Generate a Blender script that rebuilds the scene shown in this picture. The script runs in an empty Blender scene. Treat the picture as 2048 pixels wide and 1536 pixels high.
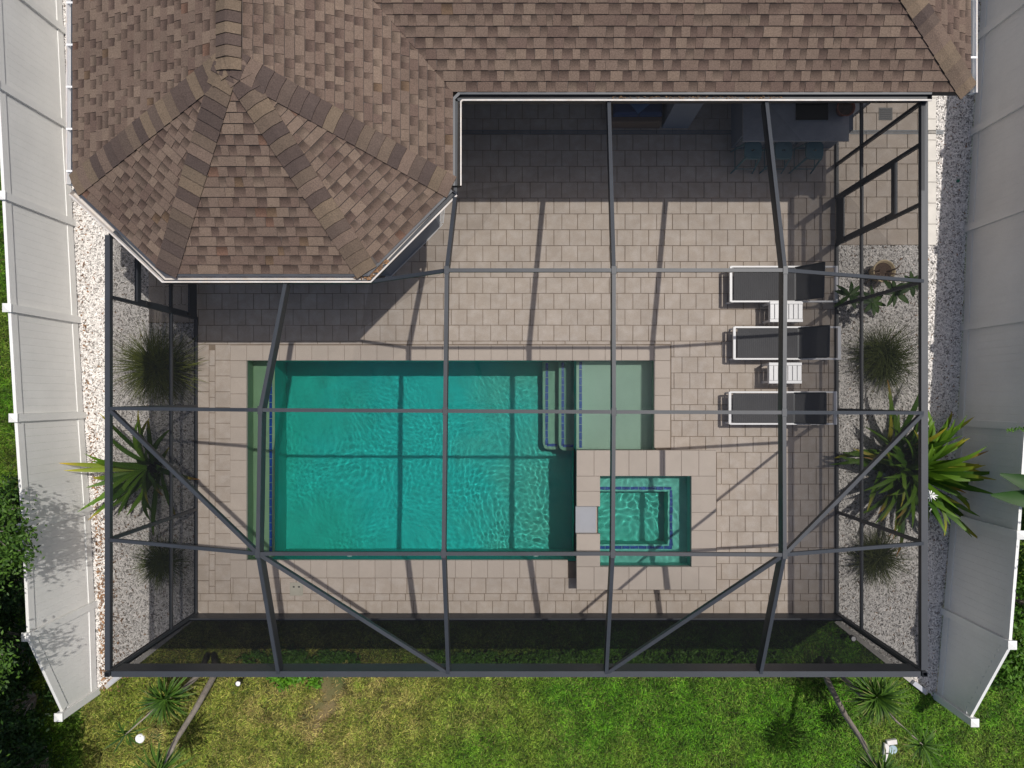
import bpy, math, random
import numpy as np
from mathutils import Vector
random.seed(7)
rng = np.random.default_rng(11)
SC = bpy.context.scene
COL = SC.collection
R = math.radians

# ------------------------------------------------------------------ camera
H, F, NX, NY = 13.0, 1365.333, 1036.0, 794.0      # drone 13 m up, 24 mm lens, nadir pixel in the 2048x1536 photo
cam = bpy.data.cameras.new('camera')
cam.lens, cam.sensor_width, cam.sensor_fit = 24.0, 36.0, 'HORIZONTAL'
cam.shift_x, cam.shift_y = -(NX - 1024) / 2048, (NY - 768) / 2048
cam.clip_start, cam.clip_end = 0.1, 500
cam_o = bpy.data.objects.new('camera', cam)
cam_o.location = (0, 0, H)
COL.objects.link(cam_o)
SC.camera = cam_o

# ------------------------------------------------------------------ sky, sun, exposure
TO_SUN = Vector((1.13, 0.81, 3.66)).normalized()
SUN_EL = math.asin(TO_SUN.z)
SUN_AZ = math.atan2(TO_SUN.x, TO_SUN.y)
w = bpy.data.worlds.new('World')
SC.world = w
w.use_nodes = True
sky = w.node_tree.nodes.new('ShaderNodeTexSky')
sky.sky_type = 'NISHITA'
sky.sun_disc = False
sky.sun_elevation, sky.sun_rotation = SUN_EL, SUN_AZ
sky.air_density, sky.dust_density, sky.ozone_density = 0.85, 3.0, 0.7
bg = w.node_tree.nodes['Background']
w.node_tree.links.new(sky.outputs[0], bg.inputs[0])
bg.inputs[1].default_value = 0.108
sun = bpy.data.lights.new('sun', 'SUN')
sun.energy, sun.angle, sun.color = 3.4, R(0.5), (1.0, 0.955, 0.89)
sun_o = bpy.data.objects.new('sun', sun)
sun_o.rotation_euler = TO_SUN.to_track_quat('Z', 'Y').to_euler()
sun_o.location = TO_SUN * 30
COL.objects.link(sun_o)
sun.cycles.is_caustics_light = True
vs = SC.view_settings
vs.view_transform, vs.look, vs.gamma, vs.exposure = 'Standard', 'None', 1.0, 0.0
vs.use_curve_mapping = False
cy = SC.cycles
cy.max_bounces, cy.diffuse_bounces, cy.glossy_bounces, cy.transmission_bounces = 8, 3, 3, 6
cy.transparent_max_bounces = 24
cy.caustics_reflective, cy.caustics_refractive = False, True
cy.sample_clamp_indirect = 4.0
cy.use_denoising = True


def P(px, py, z=0.0):
    s = (H - z) / F
    return Vector(((px - NX) * s, (NY - py) * s, z))


# ------------------------------------------------------------------ materials
def nodes_of(m):
    m.use_nodes = True
    nt = m.node_tree
    return nt, nt.nodes, nt.links, nt.nodes['Principled BSDF'], nt.nodes['Material Output']


def mixcol(nt, a, b, fac, mode='MIX'):
    n = nt.nodes.new('ShaderNodeMix')
    n.data_type, n.blend_type = 'RGBA', mode
    for i, v in ((0, fac), (6, a), (7, b)):
        if isinstance(v, bpy.types.NodeSocket):
            nt.links.new(v, n.inputs[i])
        elif i == 0:
            n.inputs[0].default_value = v
        else:
            n.inputs[i].default_value = (*v, 1)
    return n.outputs[2]


def noise(nt, scale, detail=4, rough=0.55, coord=None):
    n = nt.nodes.new('ShaderNodeTexNoise')
    n.inputs['Scale'].default_value, n.inputs['Detail'].default_value, n.inputs['Roughness'].default_value = scale, detail, rough
    if coord is None:
        g = nt.nodes.new('ShaderNodeNewGeometry')
        coord = g.outputs['Position']
    nt.links.new(coord, n.inputs['Vector'])
    return n.outputs[0]


def ramp(nt, val, lo, hi, a=0.0, b=1.0):
    n = nt.nodes.new('ShaderNodeMapRange')
    nt.links.new(val, n.inputs[0])
    for i, v in enumerate((lo, hi, a, b)):
        n.inputs[i + 1].default_value = v
    return n.outputs[0]


def math_n(nt, op, a, b=None):
    n = nt.nodes.new('ShaderNodeMath')
    n.operation = op
    for i, v in enumerate((a, b)):
        if v is None:
            continue
        if isinstance(v, bpy.types.NodeSocket):
            nt.links.new(v, n.inputs[i])
        else:
            n.inputs[i].default_value = v
    return n.outputs[0]


def bump(nt, b, val, strength, dist=0.01):
    n = nt.nodes.new('ShaderNodeBump')
    n.inputs['Strength'].default_value, n.inputs['Distance'].default_value = strength, dist
    nt.links.new(val, n.inputs['Height'])
    nt.links.new(n.outputs[0], b.inputs['Normal'])


def mat(name, col, rough=0.6, metal=0.0, var=0.12, vscale=3.0, fine=0.0, fscale=120.0, bmp=0.0, spec=0.5, rand=0.0, col2=None, attr=None, trans=0.0, grad=0.0):
    """plain procedural material: base colour (or vertex colour), cloudy wear, fine grain, relief, per-piece variation"""
    m = bpy.data.materials.new(name)
    nt, N, L, b, out = nodes_of(m)
    if attr:
        a = N.new('ShaderNodeAttribute')
        a.attribute_name = attr
        c = a.outputs['Color']
    else:
        rgb = N.new('ShaderNodeRGB')
        rgb.outputs[0].default_value = (*col, 1)
        c = rgb.outputs[0]
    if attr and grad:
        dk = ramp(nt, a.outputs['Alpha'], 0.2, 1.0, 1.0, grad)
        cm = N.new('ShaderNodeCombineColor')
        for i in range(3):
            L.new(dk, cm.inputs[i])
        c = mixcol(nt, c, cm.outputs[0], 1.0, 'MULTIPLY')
    if col2 is not None:
        c = mixcol(nt, c, col2, ramp(nt, noise(nt, vscale * 2.3, 5), 0.42, 0.68))
    if rand:
        oi = N.new('ShaderNodeObjectInfo')
        g = N.new('ShaderNodeNewGeometry')
        r = math_n(nt, 'FRACT', math_n(nt, 'ADD', oi.outputs['Random'], g.outputs['Random Per Island']))
        v = ramp(nt, r, 0, 1, 1 - rand, 1 + rand)
        cm = N.new('ShaderNodeCombineColor')
        for i in range(3):
            L.new(v, cm.inputs[i])
        c = mixcol(nt, c, cm.outputs[0], 1.0, 'MULTIPLY')
    for sc_, am in ((vscale, var), (fscale, fine)):
        if am:
            v = ramp(nt, noise(nt, sc_, 6, 0.6), 0.25, 0.75, 1 - am, 1 + am)
            cm = N.new('ShaderNodeCombineColor')
            for i in range(3):
                L.new(v, cm.inputs[i])
            c = mixcol(nt, c, cm.outputs[0], 1.0, 'MULTIPLY')
    L.new(c, b.inputs['Base Color'])
    b.inputs['Roughness'].default_value, b.inputs['Metallic'].default_value = rough, metal
    b.inputs['Specular IOR Level'].default_value = spec
    if bmp:
        bump(nt, b, noise(nt, fscale, 4), bmp)
    if trans:
        t = N.new('ShaderNodeBsdfTranslucent')
        L.new(c, t.inputs[0])
        mx = N.new('ShaderNodeMixShader')
        mx.inputs[0].default_value = trans
        L.new(b.outputs[0], mx.inputs[1])
        L.new(t.outputs[0], mx.inputs[2])
        L.new(mx.outputs[0], out.inputs[0])
    return m


M = {}
M['paver'] = mat('paver', (0.465, 0.395, 0.33), 0.75, var=0.10, vscale=2.2, fine=0.13, fscale=60, bmp=0.12, rand=0.035, col2=(0.53, 0.465, 0.405))
M['joint'] = mat('joint_sand', (0.25, 0.195, 0.145), 0.95, var=0.2, vscale=5)
M['coping'] = mat('coping_stone', (0.50, 0.43, 0.365), 0.7, var=0.06, vscale=3, fine=0.08, fscale=90, bmp=0.1, rand=0.03)
M['curb'] = mat('kerb_concrete', (0.62, 0.59, 0.54), 0.8, var=0.1, vscale=4, fine=0.08)
M['edging'] = mat('edging_concrete', (0.42, 0.40, 0.37), 0.85, var=0.2, vscale=6, fine=0.1)
M['bronze'] = mat('dark_aluminium', (0.037, 0.042, 0.050), 0.48, var=0.15, vscale=2, fine=0.08, fscale=40, spec=0.4)
M['pvc'] = mat('white_vinyl', (0.76, 0.76, 0.735), 0.42, var=0.06, vscale=1.5, fine=0.03, fscale=30)
M['white'] = mat('white_paint', (0.80, 0.80, 0.80), 0.4, var=0.04)
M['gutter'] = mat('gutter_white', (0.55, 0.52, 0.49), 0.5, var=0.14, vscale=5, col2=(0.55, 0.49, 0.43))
M['gutter_dark'] = mat('gutter_dark', (0.075, 0.068, 0.062), 0.8, var=0.3, vscale=6)  # mottled dark tone for the trough along the covered patio
M['overhang_shade'] = mat('overhang_shade_dark', (0.05, 0.055, 0.065), 0.5)  # dark colour that paints the overhang shade along the gutters
M['stucco'] = mat('stucco', (0.23, 0.26, 0.31), 0.85, var=0.05, bmp=0.3, fscale=60)
M['glassdoor'] = mat('dark_glass', (0.02, 0.03, 0.04), 0.08)
M['soffit'] = mat('soffit', (0.55, 0.55, 0.54), 0.7)
M['sheath'] = mat('roof_underlay', (0.09, 0.075, 0.068), 0.9)
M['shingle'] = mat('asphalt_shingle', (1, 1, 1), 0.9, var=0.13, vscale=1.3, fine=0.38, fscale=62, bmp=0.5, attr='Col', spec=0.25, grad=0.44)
pm = bpy.data.materials.new('pool_plaster_deep')
nt, N, L, b, out = nodes_of(pm)
gpos = N.new('ShaderNodeNewGeometry')
sx_ = N.new('ShaderNodeSeparateXYZ')
L.new(gpos.outputs['Position'], sx_.inputs[0])
nz = ramp(nt, noise(nt, 0.9, 3), 0.3, 0.7, -0.9, 0.9)
xx = math_n(nt, 'ADD', sx_.outputs[0], nz)
c = mixcol(nt, (0.001, 0.53, 0.43), (0.002, 0.61, 0.57), ramp(nt, xx, -4.6, -2.6))
c = mixcol(nt, c, (0.09, 0.57, 0.46), ramp(nt, xx, -1.4, 1.0))
c = mixcol(nt, c, (0.02, 0.45, 0.38), ramp(nt, noise(nt, 2.5, 5), 0.5, 0.8, 0, 0.5))
L.new(c, b.inputs['Base Color'])
b.inputs['Roughness'].default_value = 0.75
M['plaster'] = pm
M['bench'] = mat('pool_plaster_bench', (0.32, 0.44, 0.26), 0.7, var=0.1, vscale=2)
M['plaster_mid'] = mat('pool_plaster_steps', (0.32, 0.52, 0.38), 0.7, var=0.08, vscale=1.6, fine=0.05, fscale=40)
M['plaster_shelf'] = mat('pool_plaster_shelf', (0.54, 0.64, 0.52), 0.7, var=0.10, vscale=1.0, fine=0.05, fscale=40)
M['plaster_spa'] = mat('pool_plaster_spa', (0.22, 0.68, 0.57), 0.7, var=0.08, vscale=2, fine=0.05, fscale=40)
M['bluetile'] = mat('blue_mosaic', (0.001, 0.055, 0.34), 0.25, var=0.3, vscale=9, fine=0.3, fscale=45)
M['spill'] = mat('spillway_slab', (0.42, 0.43, 0.46), 0.35, var=0.06)
M['sling'] = mat('sling_fabric', (0.07, 0.07, 0.073), 0.8, var=0.1, vscale=4)
M['counter'] = mat('counter_stone', (0.34, 0.35, 0.37), 0.35, var=0.15, vscale=6, fine=0.1)
M['black'] = mat('black_metal', (0.02, 0.02, 0.02), 0.35)
M['teal'] = mat('teal_steel', (0.10, 0.20, 0.22), 0.45)
M['navy'] = mat('navy_fabric', (0.02, 0.05, 0.14), 0.9)
M['rattan'] = mat('brown_rattan', (0.18, 0.125, 0.09), 0.8)
M['terracotta'] = mat('terracotta', (0.30, 0.11, 0.07), 0.8)
M['pot'] = mat('sand_ceramic', (0.60, 0.48, 0.30), 0.6, var=0.15)
M['soil'] = mat('potting_soil', (0.10, 0.065, 0.045), 0.95, var=0.3, vscale=20)
M['steel'] = mat('drain_metal', (0.22, 0.24, 0.26), 0.5)
M['chip'] = mat('shell_gravel', (1, 1, 1), 0.75, var=0.0, attr='Col')
M['gravel_bed'] = mat('gravel_bed', (0.27, 0.25, 0.23), 0.95, var=0.35, vscale=14, fine=0.3, fscale=60, bmp=0.6)
M['blade'] = mat('grass_blade', (1, 1, 1), 0.6, var=0.0, attr='Col', spec=0.2, trans=0.25)
M['leaf'] = mat('leaf_green', (1, 1, 1), 0.5, var=0.1, vscale=8, attr='Col', spec=0.22, trans=0.22)
M['bark'] = mat('grey_bark', (0.27, 0.235, 0.20), 0.9, var=0.3, vscale=9, fine=0.2, fscale=40, bmp=0.6)
M['brick'] = mat('white_brick', (0.66, 0.63, 0.60), 0.8, var=0.1, vscale=12)
M['litter'] = mat('leaf_litter', (1, 1, 1), 0.8, var=0.0, attr='Col')

# lawn soil: sandy earth under the blades
g = bpy.data.materials.new('lawn_soil')
nt, N, L, b, out = nodes_of(g)
c = mixcol(nt, (0.055, 0.085, 0.018), (0.22, 0.15, 0.075), ramp(nt, noise(nt, 0.9, 5), 0.45, 0.7))
c = mixcol(nt, c, (0.05, 0.06, 0.02), ramp(nt, noise(nt, 40, 4), 0.5, 0.75))
L.new(c, b.inputs['Base Color'])
b.inputs['Roughness'].default_value = 0.95
bump(nt, b, noise(nt, 60, 4), 0.6, 0.02)
M['earth'] = g

# fine dark insect screen: the weave closes up as it is looked through aslant
s = bpy.data.materials.new('insect_screen')
nt, N, L, b, out = nodes_of(s)
b.inputs['Base Color'].default_value = (0.014, 0.015, 0.017, 1)
b.inputs['Specular IOR Level'].default_value = 0.0
b.inputs['Roughness'].default_value = 0.6
gg = N.new('ShaderNodeNewGeometry')
dp = N.new('ShaderNodeVectorMath')
dp.operation = 'DOT_PRODUCT'
L.new(gg.outputs['Normal'], dp.inputs[0])
L.new(gg.outputs['Incoming'], dp.inputs[1])
cosn = math_n(nt, 'MAXIMUM', math_n(nt, 'ABSOLUTE', dp.outputs['Value']), 0.08)
op = math_n(nt, 'MINIMUM', math_n(nt, 'DIVIDE', 0.225, cosn), 0.96)
tr = N.new('ShaderNodeBsdfTransparent')
mx = N.new('ShaderNodeMixShader')
L.new(op, mx.inputs[0])
L.new(tr.outputs[0], mx.inputs[1])
L.new(b.outputs[0], mx.inputs[2])
L.new(mx.outputs[0], out.inputs[0])
M['screen'] = s

wm = bpy.data.materials.new('pool_water')
nt, N, L, b, out = nodes_of(wm)
N.remove(b)
gl = N.new('ShaderNodeBsdfGlass')
gl.inputs['Color'].default_value = (0.86, 0.98, 0.96, 1)
gl.inputs['Roughness'].default_value, gl.inputs['IOR'].default_value = 0.0, 1.33
L.new(gl.outputs[0], out.inputs[0])
M['water'] = wm

# ------------------------------------------------------------------ builders
BASE = {}


def tag(o, label=None, cat=None, group=None, kind=None):
    for k, v in (('label', label), ('category', cat), ('group', group), ('kind', kind)):
        if v:
            o[k] = v
    return o


def thing(name, label, cat, loc=(0, 0, 0), group=None):
    o = bpy.data.objects.new(name, None)
    o.empty_display_size = 0.2
    o.location = loc
    COL.objects.link(o)
    BASE[o.name] = Vector(loc)
    return tag(o, label, cat, group)


def link(name, me, parent=None, base=None):
    o = bpy.data.objects.new(name, me)
    COL.objects.link(o)
    if parent is not None:
        o.parent = parent
        BASE[o.name] = BASE.get(parent.name, Vector())
    else:
        BASE[o.name] = Vector(base) if base is not None else Vector()
        o.location = BASE[o.name]
    return o


class MB:
    """collects geometry in world coordinates; build() links it as one mesh object"""

    def __init__(s):
        s.v, s.f, s.c = [], [], []

    def add(s, vs, fs, col=None):
        n = len(s.v)
        s.v += [tuple(x) for x in vs]
        s.f += [tuple(i + n for i in f) for f in fs]
        if col is not None:
            s.c += (col if isinstance(col, list) else [col] * len(vs))
        return s

    def box(s, x0, x1, y0, y1, z0, z1, bev=0.0):
        if bev:
            return s.prism([(x0, y0), (x1, y0), (x1, y1), (x0, y1)], z0, z1, bev)
        return s.add([(x0, y0, z0), (x1, y0, z0), (x1, y1, z0), (x0, y1, z0), (x0, y0, z1), (x1, y0, z1), (x1, y1, z1), (x0, y1, z1)],
                     [(3, 2, 1, 0), (4, 5, 6, 7), (0, 1, 5, 4), (1, 2, 6, 5), (2, 3, 7, 6), (3, 0, 4, 7)])

    def prism(s, pts, z0, z1, bev=0.0):
        n = len(pts)
        rings = [[(x, y, z0) for x, y in pts]]
        if bev:
            cx, cy_ = sum(p[0] for p in pts) / n, sum(p[1] for p in pts) / n
            ins = []
            for x, y in pts:
                dx, dy = cx - x, cy_ - y
                ins.append((x + math.copysign(min(bev, abs(dx) * .5), dx), y + math.copysign(min(bev, abs(dy) * .5), dy), z1))
            rings += [[(x, y, z1 - bev) for x, y in pts], ins]
        else:
            rings.append([(x, y, z1) for x, y in pts])
        vs = [v for r in rings for v in r]
        fs = [tuple(reversed(range(n)))]
        for k in range(len(rings) - 1):
            for i in range(n):
                j = (i + 1) % n
                fs.append((k * n + i, k * n + j, (k + 1) * n + j, (k + 1) * n + i))
        fs.append(tuple(range((len(rings) - 1) * n, len(rings) * n)))
        return s.add(vs, fs)

    def beam(s, a, b, wd, dp, up=0.0):
        """rectangular tube whose top centre line runs a -> b; depth hangs below"""
        a, b = Vector(a), Vector(b)
        d = (b - a).normalized()
        side = d.cross(Vector((0, 0, 1)))
        if side.length < 1e-4:
            side = Vector((1, 0, 0))
        side.normalize()
        dn = d.cross(side).normalized()
        if dn.z > 0:
            dn = -dn
        vs = []
        for p in (a, b):
            for sx, dz in ((-.5, -up), (.5, -up), (.5, dp), (-.5, dp)):
                vs.append(p + side * (sx * wd) + dn * dz)
        return s.add(vs, [(0, 1, 2, 3), (7, 6, 5, 4), (0, 4, 5, 1), (1, 5, 6, 2), (2, 6, 7, 3), (3, 7, 4, 0)])

    def tube(s, pts, r, n=8, caps=True):
        pts = [Vector(p) for p in pts]
        rs = r if isinstance(r, (list, tuple)) else [r] * len(pts)
        base = len(s.v)
        prev = None
        vs = []
        for i, p in enumerate(pts):
            d = (pts[min(i + 1, len(pts) - 1)] - pts[max(i - 1, 0)]).normalized()
            u = prev if prev is not None else Vector((0, 0, 1)) if abs(d.z) < .9 else Vector((1, 0, 0))
            u = (u - d * u.dot(d)).normalized()
            prev = u
            v = d.cross(u)
            for k in range(n):
                a = 2 * math.pi * k / n
                vs.append(p + (u * math.cos(a) + v * math.sin(a)) * rs[i])
        fs = []
        for i in range(len(pts) - 1):
            for k in range(n):
                j = (k + 1) % n
                fs.append((i * n + k, i * n + j, (i + 1) * n + j, (i + 1) * n + k))
        if caps:
            fs += [tuple(reversed(range(n))), tuple(range((len(pts) - 1) * n, len(pts) * n))]
        return s.add(vs, fs)

    def lathe(s, c, prof, n=20):
        cx, cy_, cz = c
        vs = []
        for r, z in prof:
            for k in range(n):
                a = 2 * math.pi * k / n
                vs.append((cx + r * math.cos(a), cy_ + r * math.sin(a), cz + z))
        fs = []
        for i in range(len(prof) - 1):
            for k in range(n):
                j = (k + 1) % n
                fs.append((i * n + k, i * n + j, (i + 1) * n + j, (i + 1) * n + k))
        return s.add(vs, fs)

    def mesh(s, name, m, base=Vector(), smooth=False):
        me = bpy.data.meshes.new(name)
        me.from_pydata([(x - base[0], y - base[1], z - base[2]) for x, y, z in s.v], [], s.f)
        me.materials.append(M[m] if isinstance(m, str) else m)
        if s.c:
            at = me.color_attributes.new('Col', 'FLOAT_COLOR', 'POINT')
            at.data.foreach_set('color', np.array([c if len(c) == 4 else (*c, 0) for c in s.c], np.float32).ravel())
        if smooth:
            me.polygons.foreach_set('use_smooth', [True] * len(me.polygons))
        return me

    def build(s, name, m, parent=None, base=None, smooth=False):
        bs = BASE.get(parent.name, Vector()) if parent is not None else (Vector(base) if base is not None else Vector())
        return link(name, s.mesh(name, m, bs, smooth), parent, base)


def np_mesh(name, V, Tm, colr, m, parent=None, smooth=False):
    me = bpy.data.meshes.new(name)
    V = np.asarray(V, np.float32)
    if parent is not None:
        V = V - np.array(BASE[parent.name], np.float32)
    k = Tm.shape[1]
    me.vertices.add(len(V))
    me.vertices.foreach_set('co', V.ravel())
    me.loops.add(Tm.size)
    me.loops.foreach_set('vertex_index', Tm.astype(np.int32).ravel())
    me.polygons.add(len(Tm))
    me.polygons.foreach_set('loop_start', np.arange(0, Tm.size, k, dtype=np.int32))
    me.polygons.foreach_set('loop_total', np.full(len(Tm), k, np.int32))
    if smooth:
        me.polygons.foreach_set('use_smooth', np.ones(len(Tm), bool))
    me.update(calc_edges=True)
    me.materials.append(M[m])
    if colr is not None:
        at = me.color_attributes.new('Col', 'FLOAT_COLOR', 'POINT')
        at.data.foreach_set('color', np.concatenate([colr, np.ones((len(V), 1))], 1).astype(np.float32).ravel())
    return link(name, me, parent)


def clip_poly(poly, fn):
    """Sutherland-Hodgman against the half plane fn(p) >= 0"""
    out = []
    for i in range(len(poly)):
        a, b = poly[i], poly[(i + 1) % len(poly)]
        fa, fb = fn(a), fn(b)
        if fa >= 0:
            out.append(a)
        if (fa >= 0) != (fb >= 0):
            t = fa / (fa - fb)
            out.append((a[0] + (b[0] - a[0]) * t, a[1] + (b[1] - a[1]) * t))
    return out


def clip_convex(poly, conv):
    n = len(conv)
    area = sum(conv[i][0] * conv[(i + 1) % n][1] - conv[(i + 1) % n][0] * conv[i][1] for i in range(n))
    sg = 1 if area > 0 else -1
    for i in range(n):
        a, b = conv[i], conv[(i + 1) % n]
        poly = clip_poly(poly, lambda p: sg * ((b[0] - a[0]) * (p[1] - a[1]) - (b[1] - a[1]) * (p[0] - a[0])))
        if len(poly) < 3:
            return []
    return poly


def parea(p):
    return abs(sum(p[i][0] * p[(i + 1) % len(p)][1] - p[(i + 1) % len(p)][0] * p[i][1] for i in range(len(p)))) / 2


def inside(poly, X, Y):
    """vectorised point in polygon"""
    r = np.zeros(X.shape, bool)
    n = len(poly)
    for i in range(n):
        (x0, y0), (x1, y1) = poly[i], poly[(i + 1) % n]
        if y0 == y1:
            continue
        c = ((y0 > Y) != (y1 > Y)) & (X < (x1 - x0) * (Y - y0) / (y1 - y0) + x0)
        r ^= c
    return r


def px2(*pts):
    return [(P(x, y).x, P(x, y).y) for x, y in pts]


def struct(o):
    o['kind'] = 'structure'
    return o


def stuff(o, label=None, cat=None):
    o['kind'] = 'stuff'
    return tag(o, label, cat)


# ================================================================== SETTING
DX0, DX1, DY0 = -6.12, 6.06, -4.13          # deck edges (screen walls stand on them)
# ground: one sheet to the horizon with a hole where the pool is dug
hx0, hx1, hy0, hy1 = -5.6, 4.0, -3.7, 1.0
G = 150
mb = MB()
mb.add([(-G, -G, -.05), (G, -G, -.05), (G, G, -.05), (-G, G, -.05), (hx0, hy0, -.05), (hx1, hy0, -.05), (hx1, hy1, -.05), (hx0, hy1, -.05)],
       [(0, 1, 5, 4), (1, 2, 6, 5), (2, 3, 7, 6), (3, 0, 4, 7)])
ground = struct(mb.build('ground', 'earth'))

fence_L = [P(x, y) for x, y in ((112, -320), (122, -130), (132, 62), (141, 254), (151, 446), (161, 640), (172, 830), (185, 1019), (194, 1208), (199, 1382))]
fence_R = [P(x, y) for x, y in ((1975, -305), (1964, -115), (1953, 75), (1941, 265), (1929, 458), (1921, 655), (1910, 845), (1897, 1032), (1882, 1222), (1868, 1392))]
for p in fence_L:
    p.x -= .06
for p in fence_R:
    p.x += .06
edge_L = px2((386, 1236), (212, 1374))
edge_R = px2((1671, 1241), (1853, 1386))
# gravel beds either side of the deck
bedL = [(p.x, p.y) for p in fence_L] + [edge_L[1], edge_L[0], (DX0, DY0), (DX0, 11)]
bedR = [(p.x, p.y) for p in fence_R] + [edge_R[1], edge_R[0], (DX1, DY0), (DX1, 11)]
for nm, bed in (('gravel_bed', bedL), ('gravel_bed', bedR)):
    m2 = MB().add([(x, y, -.035) for x, y in bed], [tuple(range(len(bed)))])
    struct(m2.build(nm, 'gravel_bed'))

# ---- deck: mortar bed with children paver
PX_ROW = 31.8
deck_poly_rects = []
deck = MB()
x0, x1 = DX0, DX1
pool_px = (491, 718, 1310, 1122)
PXL, PXR, PYT, PYB = -5.19, 2.61, 0.715, -3.124
SX = 1.11                                  # where the pool wall meets the spa
SPY = -1.03                                # lower end of the shelf
e_ = .012
for (a, b_, c_, d) in ((x0, x1, PYT + e_, 7.3), (x0, PXL - e_, DY0, PYT + e_), (PXL - e_, SX, DY0, PYB - e_), (PXR + e_, x1, SPY, PYT + e_), (3.5, x1, DY0, SPY), (SX, 3.5, DY0, -3.3)):
    deck.box(a, b_, c_, d, -.06, -.012)
deck_o = struct(deck.build('pool_deck', 'joint'))

pieces = []                                # (priority, pts, z0, z1)


def row_fill(xa, xb, ya, yb, off, wd=31.6, pri=0, gap=.9, z=0.0):
    """one course of pavers between pixel columns xa..xb, rows ya..yb (ground pixels)"""
    k = math.floor((xa - off) / wd)
    while True:
        a, b2 = max(xa, off + k * wd), min(xb, off + (k + 1) * wd)
        if a >= xb - 3:
            break
        if b2 - a > 3:
            g_ = gap * random.uniform(.35, .75)
            p0, p1 = P(a + g_, yb - g_), P(b2 - g_, ya + g_)
            pieces.append((pri, (p0.x, p1.x, p0.y, p1.y), z - .03, z + random.uniform(-.0015, .0015)))
        k += 1


LX, RX = 391, 1671
k = -11
while True:
    ya, yb = 396 + PX_ROW * k, 396 + PX_ROW * (k + 1)
    if ya > 672:
        break
    off = 918 + (15.9 if k % 2 else 0)
    xa = LX if ya > 540 else 770 if ya > 470 else 850 if ya > 425 else 880
    row_fill(xa, RX, ya, yb, off, pri=(2 if ya > 390 else 0))
    k += 1
row_fill(LX, 1342, 682.2, 689, 410, 45)
y = 682.2
i = 0
while y < 1187:
    yb = min(y + PX_ROW, 1187.5)
    xa = 1342 if y < 880 else 1433
    if yb - y > 3:
        row_fill(xa, RX - 14, y, yb, 1348 + (15.9 if i % 2 else 0), pri=1)
        row_fill(RX - 14, RX, y, yb, RX - 14, 14)
    y += PX_ROW
    i += 1
y = 689
i = 0
while y < 1187:
    yb = min(y + 31.5, 1187.5)
    row_fill(LX, 418, y, yb, LX, 27)
    row_fill(430, 461, y, yb, 430, 31)
    i += 1
    y += 31.5
y = 700
while y < 1187:
    row_fill(418, 430, y, min(y + 31.5, 1187.5), 418, 12)
    y += 31.5
row_fill(461, 1153, 1156, 1187.5, 466)
row_fill(1153, 1433, 1180, 1187.5, 1150)
row_fill(LX, RX, 1187.5, 1202, 400)
row_fill(LX, RX, 1202, 1227, 416)
random.shuffle(pieces)
pieces.sort(key=lambda q: -q[0])


def paver_pieces(lst, parent, n_single, m='paver', name='paver', joined='paver_field'):
    for pr, (a, b2, c2, d2), z0, z1 in lst[:n_single]:
        MB().box(a, b2, c2, d2, z0, z1, .004).build(name, m, parent)
    rest = lst[n_single:]
    if rest:
        q = MB()
        for pr, (a, b2, c2, d2), z0, z1 in rest:
            q.box(a, b2, c2, d2, z0, z1, .004)
        o = q.build(joined, m, parent)
        o['kind'] = 'stuff'


paver_pieces(pieces, deck_o, 300)

# patio outside the right-hand door and the stepping patch outside the left one
patio = struct(MB().box(P(1677, 0).x, P(1850, 0).x, P(0, 490).y, 7.3, -.06, -.012).build('side_path', 'joint'))
pieces = []
rows = [60, 92, 124, 156, 190, 226, 262, 296, 328, 361, 394, 426, 458, 490]
for i in range(len(rows) - 1):
    row_fill(1677, 1850, rows[i], rows[i + 1], 1692 + (20 if i % 2 else 0), 41)
paver_pieces(pieces, patio, 300)
kerb = MB()
for i in range(12):
    ya = 490 - i * 42
    p0, p1 = P(1851, ya), P(1872, ya - 41.2)
    kerb = MB().box(p0.x, p1.x, p0.y, p1.y, -.06, .01, .004)
    kerb.build('kerb_stone', 'curb', patio)
patch = struct(MB().box(P(297, 0).x, P(389, 0).x, P(0, 646).y, P(0, 500).y, -.06, -.012).build('door_path', 'joint'))
pieces = []
for i, ya in enumerate((501, 537, 573, 609)):
    row_fill(297, 389, ya, ya + 36, 297 + (16 if i % 2 else 0), 33)
paver_pieces(pieces, patch, 100)

# drains set in the deck
def grate(a, b2, name, parent=None):
    a, b2 = Vector(a), Vector(b2)
    q = MB()
    d = (b2 - a)
    n = max(2, int(d.length / .022))
    dn = d.normalized()
    sd = Vector((-dn.y, dn.x, 0))
    for i in range(n):
        c = a + d * ((i + .5) / n)
        q.beam(c - sd * .028, c + sd * .028, .011, .008)
    q.beam(a + sd * .033, b2 + sd * .033, .010, .01)
    q.beam(a - sd * .033, b2 - sd * .033, .010, .01)
    return q.build(name, 'steel', parent)


dr = thing('channel_drain', 'slotted metal channel drain running across the covered patio to the gravel', 'drain', P(1100, 264))
for xa, xb in ((910, 1225), (1225, 1475), (1696, 1888)):
    grate(P(xa, 264, .010), P(xb, 264, .010), 'grating', dr)
dr2 = thing('channel_drain', 'white slotted channel drain following the angled wall of the bay', 'drain', P(848, 477))
cpts = [P(887, 405, .010), P(883, 446, .010), P(851, 480, .010), P(770, 560, .010)]
for a, b2 in zip(cpts, cpts[1:]):
    grate(a, b2, 'grating', dr2).data.materials[0] = M['white']
fd = thing('floor_drain', 'square dark floor drain in the pavers outside the screen door', 'drain', P(1771, 228))
c = P(1771, 228)
MB().box(c.x - .13, c.x + .13, c.y - .12, c.y + .12, .003, .007).build('frame', 'black', fd)
for i in range(5):
    MB().box(c.x - .11, c.x + .11, c.y - .1 + i * .042, c.y - .078 + i * .042, .008, .014).build('bar', 'steel', fd).data.materials[0] = M['bronze']

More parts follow.
